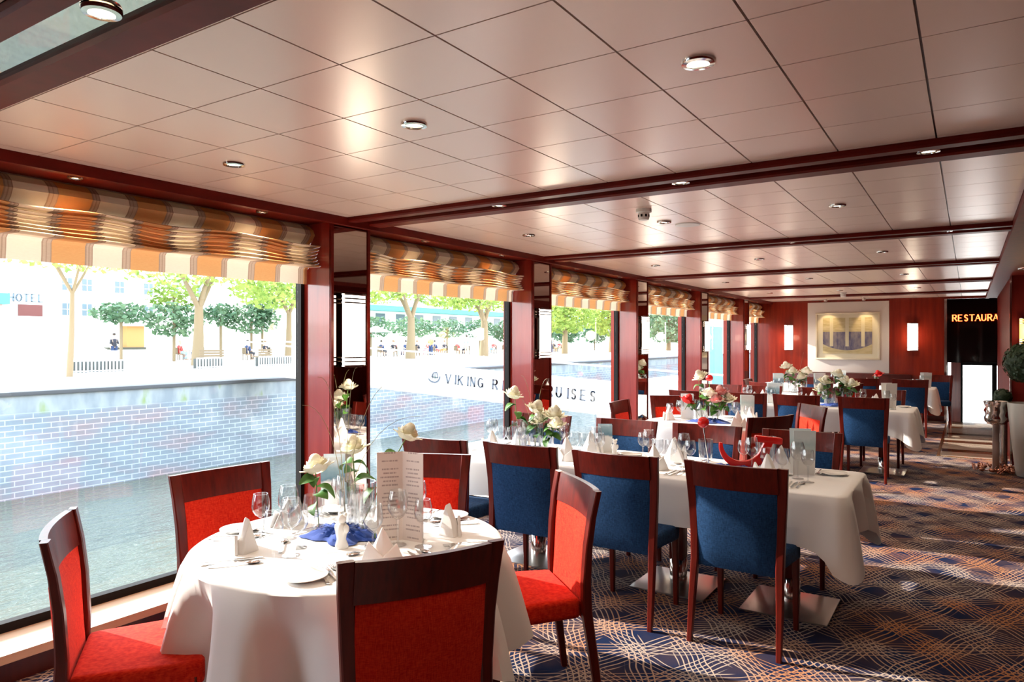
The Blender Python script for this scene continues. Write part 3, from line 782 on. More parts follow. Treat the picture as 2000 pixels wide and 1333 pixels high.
chair(red0, -3.05, 11.75, 1, 0, 'red chair by the windows at the third round table', g)
chair(red0, -2.62, 10.92, .5, .86, 'red chair on the near window side of the third round table', g)
g = 'blue chairs at the farthest long table'
chair(blue0, -.80, 13.05, 0, 1, 'dark blue chair at the aisle end of the farthest long table, near side', g)
chair(blue0, -1.50, 13.05, 0, 1, 'dark blue chair second from the aisle on the near side of the farthest long table', g)
chair(blue0, -2.2, 13.05, 0, 1, 'dark blue chair third from the aisle on the near side of the farthest long table', g)
chair(blue0, -.50, 15.1, 0, -1, 'dark blue chair beyond the farthest long table by the end wall', g)

# ------------------------------------------------------------------ tables
def pedestal(e, x, y):
    MB().lathe([(.055, .0), (.055, .135), (.05, .14)], 24, c=(x, y, .03)).build('collar', M['chrome'], e, smooth=50)
    MB().box(x-.045, y-.045, .16, x+.045, y+.045, .715).build('column', M['chairwood'], e, bevel=.006)
    s = .235; mb = MB(); b = [(-s,-s),(s,-s),(s,s),(-s,s)]
    mb.sweep([[(x+p, y+q, 0) for p, q in b], [(x+p, y+q, .008) for p, q in b], [(x+p*.3, y+q*.3, .034) for p, q in b]])
    mb.build('base', M['steel'], e, smooth=20)
def drape(loop, z, inner, name='tablecloth'):
    """loop: (x, y, nx, ny, drop, fold amplitude, phase)"""
    n = len(loop); K = 12; vs = []; fs = []
    for k in range(K+1):
        t = k/K
        for x, y, nx, ny, d, am, ph in loop:
            if k == 0: vs.append((x, y, z)); continue
            tt = t; s = d*tt
            q = math.sin(ph); out = .010*min(1, t*6) + am*tt**.75*(.12+.95*math.copysign(abs(q)**.8, q)) + am*.22*tt*math.sin(ph*2.3+1)
            zz = z - s + (.006 if k == 1 else 0)
            if k == 1: zz = z - .006; out = .008
            vs.append((x+nx*out, y+ny*out, zz))
    for k in range(K):
        for i in range(n): fs.append((k*n+i, k*n+(i+1) % n, (k+1)*n+(i+1) % n, (k+1)*n+i))
    # top: rings toward the centre
    cx = sum(p[0] for p in loop)/n; cy = sum(p[1] for p in loop)/n
    base = 0; prev = list(range(n))
    for q in (.97, .6):
        st = len(vs)
        for x, y, *_ in loop: vs.append((cx+(x-cx)*q, cy+(y-cy)*q, z+.001))
        cur = list(range(st, st+n))
        for i in range(n): fs.append((prev[i], cur[i], cur[(i+1) % n], prev[(i+1) % n]))
        prev = cur
    st = len(vs); vs.append((cx, cy, z+.001))
    for i in range(n): fs.append((prev[i], st, prev[(i+1) % n]))
    mb = MB().add(vs, fs); return mb
def round_table(cx, cy, R, label, clabel, dropf, seed):
    e = empty('round_table', label, 'table', (cx, cy, 0), group='round pedestal tables')
    MB().lathe([(R-.02, .715), (R-.012, .717), (R-.012, .742), (0, .742)], 40).build('tabletop', M['chairwood'], e)
    pedestal(e, 0, 0)
    loop = []; n = 144
    for i in range(n):
        a = 2*PI*i/n; d, am = dropf(math.degrees(a))
        loop.append((R*math.cos(a), R*math.sin(a), math.cos(a), math.sin(a), d, am, a*13+seed+1.3*math.sin(a*3+seed)))
    o = drape(loop, .748, 0).build('tablecloth', M['linen'], smooth=60); o.location = (cx, cy, 0)
    tag(o, clabel, 'tablecloth', 'white tablecloths on the round tables')
def bump(a, c, w): 
    d = (a-c+180) % 360 - 180
    return math.exp(-(d/w)**2)
def d1(a):
    d = .27 + .34*bump(a, 283, 30) + .14*bump(a, 12, 22) + .26*bump(a, 105, 26) + .10*bump(a, 195, 25)
    return d, .058 + .05*bump(a, 283, 60) + .10*bump(a, 12, 18) + .05*bump(a, 105, 30)
def d2(a): 
    b = max(bump(a, c, 24) for c in (20, 110, 200, 290)); return .24+.26*b, .03+.06*b
round_table(-2.08, 2.02, .60, 'round table laid for five among the red chairs in the foreground', 'white tablecloth with deep folds over the nearest round table', d1, .4)
round_table(-2.14, 6.85, .62, 'second round table from the camera, laid between red chairs', 'white tablecloth over the second round table from the camera', d2, 1.4)
round_table(-2.25, 11.75, .60, 'third round table, far back near the end wall', 'white tablecloth over the third round table, far back', d2, 2.2)
def long_table(x0, x1, y0, y1, nm, seed, peds):
    cx, cy = (x0+x1)/2, (y0+y1)/2; hx, hy = (x1-x0)/2, (y1-y0)/2
    e = empty('long_table', f'{nm} long table set crosswise between blue chairs', 'table', (cx, cy, 0), group='long pedestal tables')
    MB().box(-hx+.012, -hy+.012, .715, hx-.012, hy-.012, .742).build('tabletop', M['chairwood'], e, bevel=.006)
    for p in peds: pedestal(e, p-cx, 0)
    loop = []; r = .05; L = []
    def arc(ax, ay, a0):
        for k in range(10):
            a = math.radians(a0+90*k/9); L.append((ax+r*math.cos(a), ay+r*math.sin(a), math.cos(a), math.sin(a)))
    def line(xa, ya, xb, yb_, nx, ny, n):
        for k in range(1, n): L.append((xa+(xb-xa)*k/n, ya+(yb_-ya)*k/n, nx, ny))
    arc(hx-r, hy-r, 0); line(hx-r, hy, -hx+r, hy, 0, 1, 60); arc(-hx+r, hy-r, 90); line(-hx, hy-r, -hx, -hy+r, -1, 0, 22)
    arc(-hx+r, -hy+r, 180); line(-hx+r, -hy, hx-r, -hy, 0, -1, 60); arc(hx-r, -hy+r, 270); line(hx, -hy+r, hx, hy-r, 1, 0, 22)
    for i, (x, y, nx, ny) in enumerate(L):
        dc = math.hypot(abs(abs(x)-hx), abs(abs(y)-hy)); c = .6*math.exp(-dc/.055) + .4*math.exp(-(dc/.10)**2)
        ex = abs(nx)
        loop.append((x, y, nx, ny, .265+.21*c+.012*math.sin(i*.35), .012+.085*c+.025*ex, 1.2 if c > .3 else i*.5+seed))
    o = drape(loop, .748, 0).build('tablecloth', M['linen'], smooth=60); o.location = (cx, cy, 0)
    tag(o, f'white tablecloth with pointed hanging corners over the {nm} long table', 'tablecloth', 'white tablecloths on the long tables')
long_table(-3.30, -.53, 3.94, 4.77, 'nearest', .3, (-2.6, -1.56, -.88))
long_table(-3.30, -.53, 9.02, 9.86, 'second', 1.3, (-2.6, -1.56, -.86))
long_table(-3.30, -.48, 13.5, 14.3, 'farthest', 2.3, (-2.6, -.9))

# ------------------------------------------------------------------ tableware prototypes
ZT = .7495
def glassproto(name, cat, h, rb, rt, hs):
    """bowl on a stem: h height, rb widest, rt rim, hs stem height"""
    e = empty(name, None, cat)
    MB().lathe([(.034, 0), (.033, .002), (.012, .005), (.005, .010), (.0042, hs*.6), (.006, hs)], 16).build('stem', M['glass'], e)
    b = h-hs
    MB().shell([(.006, hs), (rb*.62, hs+b*.12), (rb*.92, hs+b*.30), (rb, hs+b*.46), (rb*.93, hs+b*.75), (rt, h), (rt-.0015, h), (rb*.91, hs+b*.75), (rb*.97, hs+b*.46), (rb*.88, hs+b*.30), (rb*.55, hs+b*.14), (0, hs+b*.06)], 18).build('bowl', M['glass'], e, smooth=70)
    return e
wine = glassproto('wine_glass', 'wine glass', .215, .041, .031, .10)
wine_s = glassproto('wine_glass', 'wine glass', .185, .036, .028, .09)
water = glassproto('water_goblet', 'goblet', .165, .040, .034, .06)
def napkinproto():
    mb = MB()
    # standing folded napkin: two leaning peaks around a pleated centre
    pts = []
    n = 9
    base = [(-.075, .02), (-.05, -.03), (0, -.045), (.05, -.03), (.075, .02), (.0, .055)]
    top = [(-.035, .012, .06), (-.02, -.006, .085), (0, .0, .135), (.03, -.006, .075), (.045, .012, .055), (.005, .02, .125)]
    vs = [(x, y, 0) for x, y in base] + top
    fs = [(i, (i+1) % 6, 6+(i+1) % 6, 6+i) for i in range(6)] + [(6,7,8), (6,8,11), (8,9,10), (8,10,11)]
    mb.add(vs, fs)
    vs = [(-.085, -.01, 0), (-.01, -.055, 0), (.0, -.042, .03), (-.055, -.022, .088)]
    mb.add(vs + [(x*.93, y+.012, z) for x, y, z in vs], [(0,1,2,3), (7,6,5,4), (0,4,5,1), (1,5,6,2), (2,6,7,3), (3,7,4,0)])
    vs = [(.085, -.01, 0), (.01, -.055, 0), (.0, -.042, .03), (.055, -.022, .072)]
    mb.add(vs + [(x*.93, y+.012, z) for x, y, z in vs], [(3,2,1,0), (4,5,6,7), (1,5,4,0), (2,6,5,1), (3,7,6,2), (0,4,7,3)])
    o = mb.build('folded_napkin', M['linen'], smooth=30, bevel=.003); o['category'] = 'napkin'; return o
nap = napkinproto()
plate = MB().lathe([(.045, 0), (.05, .004), (.078, .013), (.080, .015), (.077, .0165), (.050, .008), (0, .007)], 32).build('side_plate', M['china'], smooth=50); plate['category'] = 'plate'
def fork():
    mb = MB(); z = .004
    mb.sweep([[(x-w, y, zz-.0012), (x+w, y, zz-.0012), (x+w, y, zz+.0012), (x-w, y, zz+.0012)] for x, y, w, zz in ((0, -.09, .006, z), (0, -.05, .0035, z+.004), (0, .02, .0028, z+.003), (0, .04, .008, z+.001), (0, .052, .0115, z))])
    for k in range(4): mb.box(-.0115+k*.0067, .052, z-.001, -.0115+k*.0067+.003, .098, z+.002)
    return mb
def knife():
    return MB().sweep([[(x-w, y, .003-t), (x+w, y, .003-t), (x+w, y, .003+t), (x-w, y, .003+t)] for x, y, w, t in ((0, -.105, .007, .0025), (0, -.02, .0055, .0025), (0, -.005, .0075, .0012), (0.001, .06, .009, .0008), (.003, .105, .002, .0006))])
def spoon():
    mb = MB().sweep([[(x-w, y, z-.0012), (x+w, y, z-.0012), (x+w, y, z+.0012), (x-w, y, z+.0012)] for x, y, w, z in ((0, -.09, .006, .004), (0, -.04, .003, .008), (0, .035, .003, .006))])
    return mb.ell((0, .062, .006), (.017, .029, .005), 12, 6)
protos = {}
for nm, f in (('fork', fork), ('table_knife', knife), ('spoon', spoon)):
    o = f().build(nm, M['cutlery'], smooth=50); o['category'] = nm.replace('table_', ''); protos[nm] = o
GR = {'wine': 'wine glasses at the place settings', 'nap': 'white folded napkins', 'plate': 'white side plates', 'fork': 'silver forks', 'knife': 'silver knives', 'spoon': 'silver spoons', 'water': 'water goblets'}
def setting(x, y, ax, ay, name, full=True, glasses=3):
    """(x, y) napkin spot, (ax, ay) unit direction out towards the sitter"""
    L = math.hypot(ax, ay); ax /= L; ay /= L
    rx, ry = -ay, ax                      # sitter's right
    rot = math.atan2(-ay, -ax) - PI/2
    def at(o, r): return (x+ax*o+rx*r, y+ay*o+ry*r, ZT)
    j = lambda s=.008: rnd.uniform(-s, s)
    place(nap, at(0, 0), rot+j(.5), f'white folded napkin standing at {name}', GR['nap'], (.95, .95, .95) if 'nearest round' in name else (1.15, 1.15, 1.2))
    place(plate, at(.03, -.29), rot, f'white side plate at {name}', GR['plate'])
    place(wine, at(-.17+j(), .13+j()), 0, f'tallest wine glass at {name}', GR['wine'])
    if glasses > 1: place(wine_s, at(-.10+j(), .20+j()), 0, f'smaller wine glass at {name}', GR['wine'])
    if glasses > 2: place(water, at(-.20+j(), .04+j()), 0, f'short water goblet at {name}', GR['water'])
    if full:
        for q, n in ((-.175, 'inner'), (-.205, 'middle'), (-.235, 'outermost')):
            place(protos['fork'], at(.04 + (.02 if n == 'middle' else 0), q), rot+j(.05), f'{n} silver fork at {name}', GR['fork'])
        for q, n in ((.125, 'inner'), (.155, 'outer')):
            place(protos['table_knife'], at(.04, q), rot+j(.04), f'{n} silver knife at {name}', GR['knife'])
        place(protos['spoon'], at(.03, .185), rot+j(.05), f'soup spoon at {name}', GR['spoon'])
        place(protos['spoon'], at(-.135, .0), rot+PI/2+j(.1), f'dessert spoon above the napkin at {name}', GR['spoon'])

T1 = 'of the nearest round table'
for a, r, n in ((-25, .33, 'the foreground place'), (48, .40, 'the right-hand place'), (112, .40, 'the far place'), (178, .40, 'the window place'), (232, .40, 'the leftmost place')):
    c, s = math.cos(math.radians(a)), math.sin(math.radians(a))
    setting(-2.08+r*c, 2.02+r*s, c, s, f'{n} {T1}')
for x, n in [(-2.88, 'window'), (-2.27, 'second'), (-1.65, 'third'), (-.97, 'aisle-end')]:
    setting(x, 4.16, 0, -1, f'the {n} near-side place of the first long table')
    setting(x+(0 if n != 'aisle-end' else 0), 4.55, 0, 1, f'the {n} far-side place of the first long table')
for a, n in ((-35, 'near aisle'), (35, 'sunlit aisle'), (178, 'window'), (120, 'far')):
    c, s = math.cos(math.radians(a)), math.sin(math.radians(a))
    setting(-2.14+.42*c, 6.85+.42*s, c, s, f'the {n} place of the second round table', False, 2)
for x, n in [(-2.9, 'window'), (-2.3, 'second'), (-1.68, 'third'), (-.95, 'aisle-end')]:
    setting(x, 9.22, 0, -1, f'the {n} near-side place of the second long table', False, 2)
    setting(x, 9.66, 0, 1, f'the {n} far-side place of the second long table', False, 2)
for a, n in ((-35, 'near aisle'), (180, 'window'), (110, 'far')):
    c, s = math.cos(math.radians(a)), math.sin(math.radians(a))
    setting(-2.25+.42*c, 11.75+.42*s, c, s, f'the {n} place of the third round table', False, 2)
for x, n in [(-2.2, 'third'), (-1.5, 'second'), (-.8, 'aisle-end')]:
    setting(x, 13.7, 0, -1, f'the {n} near-side place of the farthest long table', False, 1)

# ------------------------------------------------------------------ centrepieces
def ribbed_vase(h, r, name='ribbed_vase'):
    mb = MB(); mb.shell([(r*.8, 0), (r*.82, .01), (r*.95, h*.5), (r, h), (r-.004, h), (r*.9, h*.5), (r*.76, .014), (0, .012)], 36, wob=lambda a, k: 1+.045*math.sin(a*12))
    o = mb.build(name, M['glass2'], smooth=60); o['category'] = 'vase'; return o
vase_a = ribbed_vase(.20, .062); vase_b = ribbed_vase(.15, .045)
tube_v = MB().shell([(.022, 0), (.022, .17), (.020, .17), (.019, .01), (0, .008)], 16).build('tube_vase', M['glass'], smooth=60); tube_v['category'] = 'vase'
def rose_parts(m, hs=1.0):
    mb = MB(); mb.ell((0, 0, .0), (.020, .020, .022), 10, 7)
    # spiralling cupped petals on a rounded bud
    for ring, (n, R0, lean) in enumerate(((4, .018, -.35), (5, .023, -.15), (6, .027, .12), (7, .030, .55), (8, .033, 1.05))):
        for k in range(n):
            a = 2*PI*k/n + ring*.7; vs = []; fs = []; nu, nv = 5, 5
            for v in range(nv+1):
                t = v/nv
                for u in range(nu+1):
                    s = (u/nu-.5)*2
                    aa = a + s*(PI/n)*1.35*math.sin(PI*min(.92, .18+t*.75))
                    ph = -1.25 + t*(2.05-.20*ring)
                    rr = R0*math.cos(ph)*(1.0) + R0*lean*max(0, t-.6)*1.2 + .0015*ring
                    z = R0*.95*math.sin(ph) - .003*ring - R0*.35*max(0, lean)*max(0, t-.7)*2 - .004*s*s*t
                    vs.append((rr*math.cos(aa), rr*math.sin(aa), z))
            for v in range(nv):
                for u in range(nu): q = v*(nu+1)+u; fs.append((q, q+1, q+nu+2, q+nu+1))
            mb.add(vs, fs)
    return mb.mesh('blossom', m, smooth=60, fixn=False)
rose_me = {k: rose_parts(M[k]) for k in ('rosewhite', 'rosepink', 'rosered')}
def leaf_mesh(L=.075, W=.03):
    mb = MB(); vs = []; fs = []; n = 7
    for i in range(n+1):
        t = i/n; w = W*math.sin(PI*min(1, t*.92+.04))**.8; z = -.02*t*t*1.2+.015*math.sin(t*PI)
        vs += [(-w, L*t, z+.006), (0, L*t, z), (w, L*t, z+.006)]
    for i in range(n): q = i*3; fs += [(q, q+1, q+4, q+3), (q+1, q+2, q+5, q+4)]
    return mb.add(vs, fs).mesh('leaf', M['leaf'], smooth=60, fixn=False)
leaf_me = leaf_mesh()
def rose(x, y, z0, hx, hy, hz, m, label, group, s=1.15, nl=4):
    e = empty('rose', label, 'flower', (x, y, z0), group=group)
    H = Vector((hx, hy, hz)); mid = H*.5 + Vector((rnd.uniform(-.01, .01), rnd.uniform(-.01, .01), 0))
    P = [Vector((0,0,0)).lerp(mid, t)*(1-t) + mid.lerp(H, t)*t for t in [i/8 for i in range(9)]]
    MB().tube(P, .0026, 6).build('stem', M['stem'], e)
    o = bpy.data.objects.new('blossom', rose_me[m]); COL.objects.link(o); o.parent = e; o.location = H + Vector((0, 0, .012)); o.scale = (s, s, s); o.rotation_euler = (rnd.uniform(-.4, .4), rnd.uniform(-.4, .4), rnd.uniform(0, 6))
    for k in range(nl):
        t = .45 + .5*k/nl; o = bpy.data.objects.new('leaf', leaf_me); COL.objects.link(o); o.parent = e
        o.location = P[int(t*8)]; o.rotation_euler = (rnd.uniform(-.5, .3), rnd.uniform(-.6, .6), rnd.uniform(0, 2*PI)); q = rnd.uniform(.8, 1.25); o.scale = (q, q, q)
def grass(x, y, z, pts, label, group='curled grass blades in the flower arrangements'):
    o = MB().tube(pts, [.0016*(1-.6*i/len(pts)) for i in range(len(pts))], 5).build('grass_blade', M['drygrass']); o.location = (x, y, z)
    tag(o, label, 'grass blade', group)
def sash(x, y, rx, ry, label, m='sash', seed=0):
    n = 60; vs = []; fs = []; R = 7
    for k in range(R+1):
        t = k/R
        for i in range(n):
            a = 2*PI*i/n; rr = (1+.16*math.sin(a*5+seed)+.07*math.sin(a*11+2))*t
            z = .004+.024*abs(math.sin(a*6+k*1.3+seed))*math.sin(PI*min(1, t+.08))+.018*(1-t)
            vs.append((rx*rr*math.cos(a), ry*rr*math.sin(a), max(.002, z)))
    for k in range(R):
        for i in range(n): fs.append((k*n+i, k*n+(i+1) % n, (k+1)*n+(i+1) % n, (k+1)*n+i))
    o = MB().add(vs, fs).build('blue_cloth', M[m], smooth=40, fixn=False); o.location = (x, y, ZT)
    tag(o, label, 'cloth', 'crumpled blue cloths under the centrepieces')
def shaker(x, y, label, s=1):
    e = empty('ceramic_shaker', label, 'shaker', (x, y, ZT), group='white ceramic shakers'); e.scale = (s, s, s)
    MB().lathe([(.020, 0), (.022, .01), (.015, .03), (.020, .055), (.017, .075), (.011, .083), (0, .085)], 16, wob=lambda a, k: 1+.09*math.sin(a*3+k)).build('body', M['china'], e, smooth=60)
    mb = MB().ell((0, 0, .098), (.016, .016, .017), 12, 8)
    mb.ell((.013, .004, .112), (.007, .006, .008), 8, 6).ell((-.013, .004, .112), (.007, .006, .008), 8, 6).ell((.021, 0, .066), (.008, .012, .016), 8, 6).ell((-.021, 0, .066), (.008, .012, .016), 8, 6)
    mb.build('head', M['china'], e, smooth=60)
# menus
mm = mat('menu_print', (.82, .74, .68), .6); t = NT(mm)
sp = t.new('ShaderNodeSeparateXYZ'); t.link(t.coord('Object'), sp.inputs[0])
row = t.mathn('FRACT', t.mathn('MULTIPLY', sp.outputs['Z'], 62)); rown = t.mathn('FLOOR', t.mathn('MULTIPLY', sp.outputs['Z'], 62))
cmb = t.new('ShaderNodeCombineXYZ'); t.link(t.mathn('MULTIPLY', sp.outputs['X'], 230), cmb.inputs[0]); t.link(rown, cmb.inputs[1])
wn_ = t.new('ShaderNodeTexNoise'); wn_.inputs['Scale'].default_value = 1; t.link(cmb.outputs[0], wn_.inputs['Vector'])
wd = t.new('ShaderNodeTexWhiteNoise', noise_dimensions='1D'); t.link(rown, wd.inputs['W'])
ink = t.mathn('MULTIPLY', t.mathn('MULTIPLY', t.mathn('GREATER_THAN', row, .62), t.mathn('GREATER_THAN', wn_.outputs['Fac'], .45)),
      t.mathn('MULTIPLY', t.mathn('GREATER_THAN', wd.outputs['Value'], .30), t.mathn('LESS_THAN', t.mathn('ABSOLUTE', t.mathn('ADD', sp.outputs['X'], -.052)), t.mathn('ADD', t.mathn('MULTIPLY', wd.outputs['Value'], .022), .016))))
t.col(t.mix(t.mathn('MULTIPLY', ink, .75), (.84, .74, .68), (.36, .26, .25)))
def menu(x, y, rz, label):
    e = empty('menu_booklet', label, 'menu', (x, y, ZT), rz)
    for s in (-1, 1):
        o = MB().box(0, -.0012, 0, .103, .0012, .355).build('page', mm, e, smooth=0)
        o.rotation_euler = (0, 0, -.42 if s > 0 else PI+.42)
    return e
menu(-1.915, 2.14, math.radians(33-6), 'tall open printed menu standing on the nearest round table')
cmat = {}
def cardmat(name, a, b, edge):
    m = mat(name, a, .4); t = NT(m); s_ = t.new('ShaderNodeSeparateXYZ'); t.link(t.coord('Object'), s_.inputs[0])
    f = t.mathn('ADD', t.mathn('MULTIPLY', s_.outputs['Z'], 4.4), t.mathn('MULTIPLY', t.mathn('SUBTRACT', t.noise(t.coord('Object', (8, 8, 8)), 2, 3), .5), .35))
    t.col(t.ramp(f, [(.0, (.84, .84, .82)), (edge, (.80, .82, .82)), (edge+.08, b), (.82, a), (1, (.75, .83, .85))])); return m
M['card'] = cardmat('photo_card', (.30, .45, .52), (.10, .22, .30), .50)
M['cardpale'] = cardmat('pale_photo_card', (.52, .66, .68), (.62, .72, .72), .62)
def card(x, y, rz, label, w=.105, h=.21, m='card', face=.0):
    e = empty('table_card', label, 'card', (x, y, ZT), rz, 'photo cards standing on the tables')
    for s in (-1, 1):
        o = MB().box(-w/2, -.001, 0, w/2, .001, h).build('leaf_panel', M[m], e, smooth=0)
        o.rotation_euler = (-s*.10, 0, 0); o.location = (0, s*h*.1, 0)
    return e
c33 = math.radians(33)
# nearest round table
sash(-2.16, 2.05, .17, .13, 'crumpled blue cloth at the middle of the nearest round table')
ZS = ZT+.028
place(vase_a, (-2.11, 2.10, ZT+.02), 0, 'large ribbed glass vase on the blue cloth, nearest round table', 'ribbed glass vases')
place(vase_b, (-2.20, 2.13, ZT+.02), 0, 'smaller ribbed glass vase left of the large one, nearest round table', 'ribbed glass vases')
place(tube_v, (-2.27, 2.02, ZT+.015), 0, 'left tube vase holding the lowest cream rose, nearest round table', 'clear tube vases')
place(tube_v, (-2.22, 2.20, ZT+.01), 0, 'tube vase behind the ribbed vases on the nearest round table', 'clear tube vases')
g = 'cream roses on the nearest round table'
rose(-2.27, 2.02, ZT+.025, .0, -.02, .27, 'rosewhite', 'lowest cream rose, at the left of the nearest round table', g, 1.3, 5)
rose(-2.22, 2.20, ZT+.02, .0, -.04, .34, 'rosewhite', 'middle cream rose in front of the mirrored pillar, nearest round table', g, 1.3, 5)
rose(-2.13, 2.13, ZT+.035, .13, .15, .38, 'rosewhite', 'highest cream rose leaning right above the open menu, nearest round table', g, 1.2, 6)
for k, (dx, dy, h) in enumerate(((-.10, -.06, .62), (-.16, -.09, .50), (.17, .14, .60), (.05, .02, .66), (.24, .20, .45))):
    pts = [(dx*(s**1.6), dy*(s**1.6), h*math.sin(s*PI*.52)) for s in [i/10 for i in range(11)]]
    grass(-2.20, 2.10, ZT+.03, pts, f'thin grass blade, {["leaning left and tall","arching low to the left","arching to the right","tallest and upright","arching low to the right"][k]}, nearest round table')
shaker(-2.035, 1.925, 'white ceramic figurine shaker in front of the blue cloth, nearest round table', 1.15)
e = empty('heart_ornament', 'cream heart ornament lying by the shaker on the nearest round table', 'ornament', (-2.0, 2.07, ZT+.06), c33)
pts = [(.032*math.sin(a)**3*1.0, .032*(13*math.cos(a)-5*math.cos(2*a)-2*math.cos(3*a)-math.cos(4*a))/16) for a in [2*PI*i/24 for i in range(24)]]
MB().prism(pts, -.004, .004, M=Matrix.Rotation(PI/2, 4, 'X')).build('heart', M['china'], e, bevel=.0015)
MB().tube([(0, 0, -.03), (0, 0, -.06)], .003, 6).build('pin', M['stem'], e)
card(-2.62, 2.42, c33+.1, 'photo card standing at the window side of the nearest round table', .105, .24)
# first long table
sash(-2.62, 4.36, .22, .13, 'crumpled blue cloth under the window-end flowers of the first long table', seed=1)
sash(-1.22, 4.36, .24, .14, 'crumpled blue cloth under the red ornament of the first long table', seed=2)
for k, (x, y) in enumerate(((-2.74, 4.33), (-2.64, 4.38), (-2.54, 4.36))):
    place(vase_a if k != 1 else vase_b, (x, y, ZT+.02), .3*k, f'{["left","middle","right"][k]} ribbed vase of white flowers on the first long table', 'ribbed glass vases')
g = 'white flowers on the first long table'
for k, (x, y, dx, dy, h, s) in enumerate(((-2.74, 4.33, -.05, 0, .40, 1.5), (-2.64, 4.38, .02, 0, .30, 1.6), (-2.54, 4.36, .06, .02, .27, 1.7), (-2.60, 4.38, .0, -.03, .22, 1.3), (-2.54, 4.36, .10, -.03, .20, 1.3))):
    rose(x, y, ZT+.03, dx, dy, h, 'rosewhite', f'{["tallest, leftmost","second","largest middle","lower middle","rightmost low"][k]} white rose at the window end of the first long table', g, s, 6)
for k, (dx, h) in enumerate(((-.12, .52), (.10, .50), (-.2, .4))):
    grass(-2.64, 4.37, ZT+.03, [(dx*(s**1.5), 0, h*math.sin(s*PI*.5)) for s in [i/8 for i in range(9)]], f'{["upright left","upright right","low left"][k]} grass blade over the first long table')
shaker(-2.07, 4.50, 'white ceramic figurine shaker near the middle of the first long table')
card(-2.20, 4.62, c33-.1, 'photo card standing mid-way along the first long table', .10, .20)
card(-.84, 4.50, c33-.15, 'photo card with grey-green picture at the aisle end of the first long table', .125, .27, 'cardpale')
# red crescent ornament: a curved horn ending in a cross piece
e = empty('red_ornament', 'shiny red crescent-shaped ornament on the first long table', 'ornament', (-1.17, 4.42, ZT+.018), c33-.12)
mb = MB(); secs = []
for i in range(21):
    t_ = i/20; a = math.radians(176 + 158*t_); th = .009+.019*math.sin(min(1, t_*1.1)*PI*.5); r = .135
    c_, s_ = math.cos(a), math.sin(a)
    secs.append([((r+q*th)*c_, dd*.020, .145+(r*.95+q*th)*s_) for q, dd in ((-1, -1), (1, -1), (1, 1), (-1, 1))])
secs.append([(x+.012, dd*.020, z) for x, dd, z in ((.115, -1, .165), (.165, -1, .165), (.165, 1, .165), (.115, 1, .165))])
mb.sweep(secs); mb.build('crescent', M['redgloss'], e, bevel=.004)
MB().box(-.082, -.020, -.020, .082, .020, .020, M=T(.150, 0, .175, ry=.10)).build('cross_piece', M['redgloss'], e, bevel=.008)
e = empty('red_ball_flower', 'red ball flower on a thin stem over the first long table', 'flower', (-1.40, 4.36, ZT+.02))
MB().ell((0, 0, .27), (.036, .036, .034), 16, 10, wob=lambda a, t: 1+.05*math.sin(a*7)).build('head', M['redgloss'], e, smooth=60)
MB().tube([(.03, .02, 0), (.015, .01, .13), (0, 0, .25)], .004, 6).build('stem', M['cutlery'], e)
place(vase_a, (-1.07, 4.58, ZT), 0, 'clear ribbed vase right behind the red crescent ornament', 'ribbed glass vases')
place(vase_b, (-1.42, 4.47, ZT+.02), 0, 'ribbed vase left of the red crescent ornament', 'ribbed glass vases')
# second round table
sash(-2.14, 6.88, .2, .15, 'crumpled blue cloth at the middle of the second round table', seed=3)
for k, (x, y) in enumerate(((-2.22, 6.86), (-2.08, 6.92))): place(vase_a, (x, y, ZT+.02), k, f'{["left","right"][k]} ribbed vase of mixed roses on the second round table', 'ribbed glass vases')
g = 'mixed roses on the second round table'
for k, (x, y, dx, dy, h, m_, n) in enumerate(((-2.22, 6.86, -.03, 0, .44, 'rosewhite', 'tallest white'), (-2.22, 6.86, .08, 0, .27, 'rosewhite', 'middle white'), (-2.08, 6.92, .02, 0, .29, 'rosepink', 'upper pink'), (-2.08, 6.92, .0, -.06, .22, 'rosepink', 'lower pink'), (-2.08, 6.92, .09, .04, .22, 'rosewhite', 'rightmost white'), (-2.22, 6.86, -.12, -.02, .20, 'rosered', 'low red'))):
    rose(x, y, ZT+.03, dx, dy, h, m_, f'{n} rose on the second round table', g, 1.6, 6)
card(-2.42, 7.02, c33-.2, 'photo card left of the mixed roses on the second round table', .125, .26, 'cardpale')
card(-1.86, 7.18, c33-.2, 'photo card right of the mixed roses on the second round table', .125, .26, 'cardpale')
e = empty('red_ball_flower', 'red ball flower on a stem at the second long table by the windows', 'flower', (-2.95, 9.45, ZT))
MB().ell((0, 0, .30), (.05, .05, .045), 14, 8).build('head', M['redgloss'], e, smooth=60); MB().tube([(0, 0, 0), (0, 0, .27)], .004, 6).build('stem', M['stem'], e)
# second long table
sash(-1.35, 9.45, .22, .13, 'crumpled blue cloth under the flowers of the second long table', seed=4)
g = 'white flowers on the second long table'
for k, (x, y) in enumerate(((-1.45, 9.42), (-1.35, 9.48), (-1.26, 9.44))): place(vase_a, (x, y, ZT+.02), k, f'{["left","middle","right"][k]} ribbed vase on the second long table', 'ribbed glass vases')
for k, (x, y, dx, dy, h, n) in enumerate(((-1.45, 9.42, -.04, 0, .30, 'left'), (-1.35, 9.48, .0, 0, .38, 'tallest'), (-1.35, 9.48, .08, 0, .30, 'middle'), (-1.26, 9.44, .06, 0, .27, 'right'), (-1.45, 9.42, -.1, 0, .2, 'low left'))):
    rose(x, y, ZT+.03, dx, dy, h, 'rosewhite', f'{n} white rose on the second long table', g, 1.7, 8)
card(-2.12, 9.45, c33-.2, 'photo card with white border near the windows on the second long table', .14, .26, 'card')
card(-.80, 9.48, c33, 'plain white card glowing in the light at the aisle end of the second long table', .13, .30, 'china')
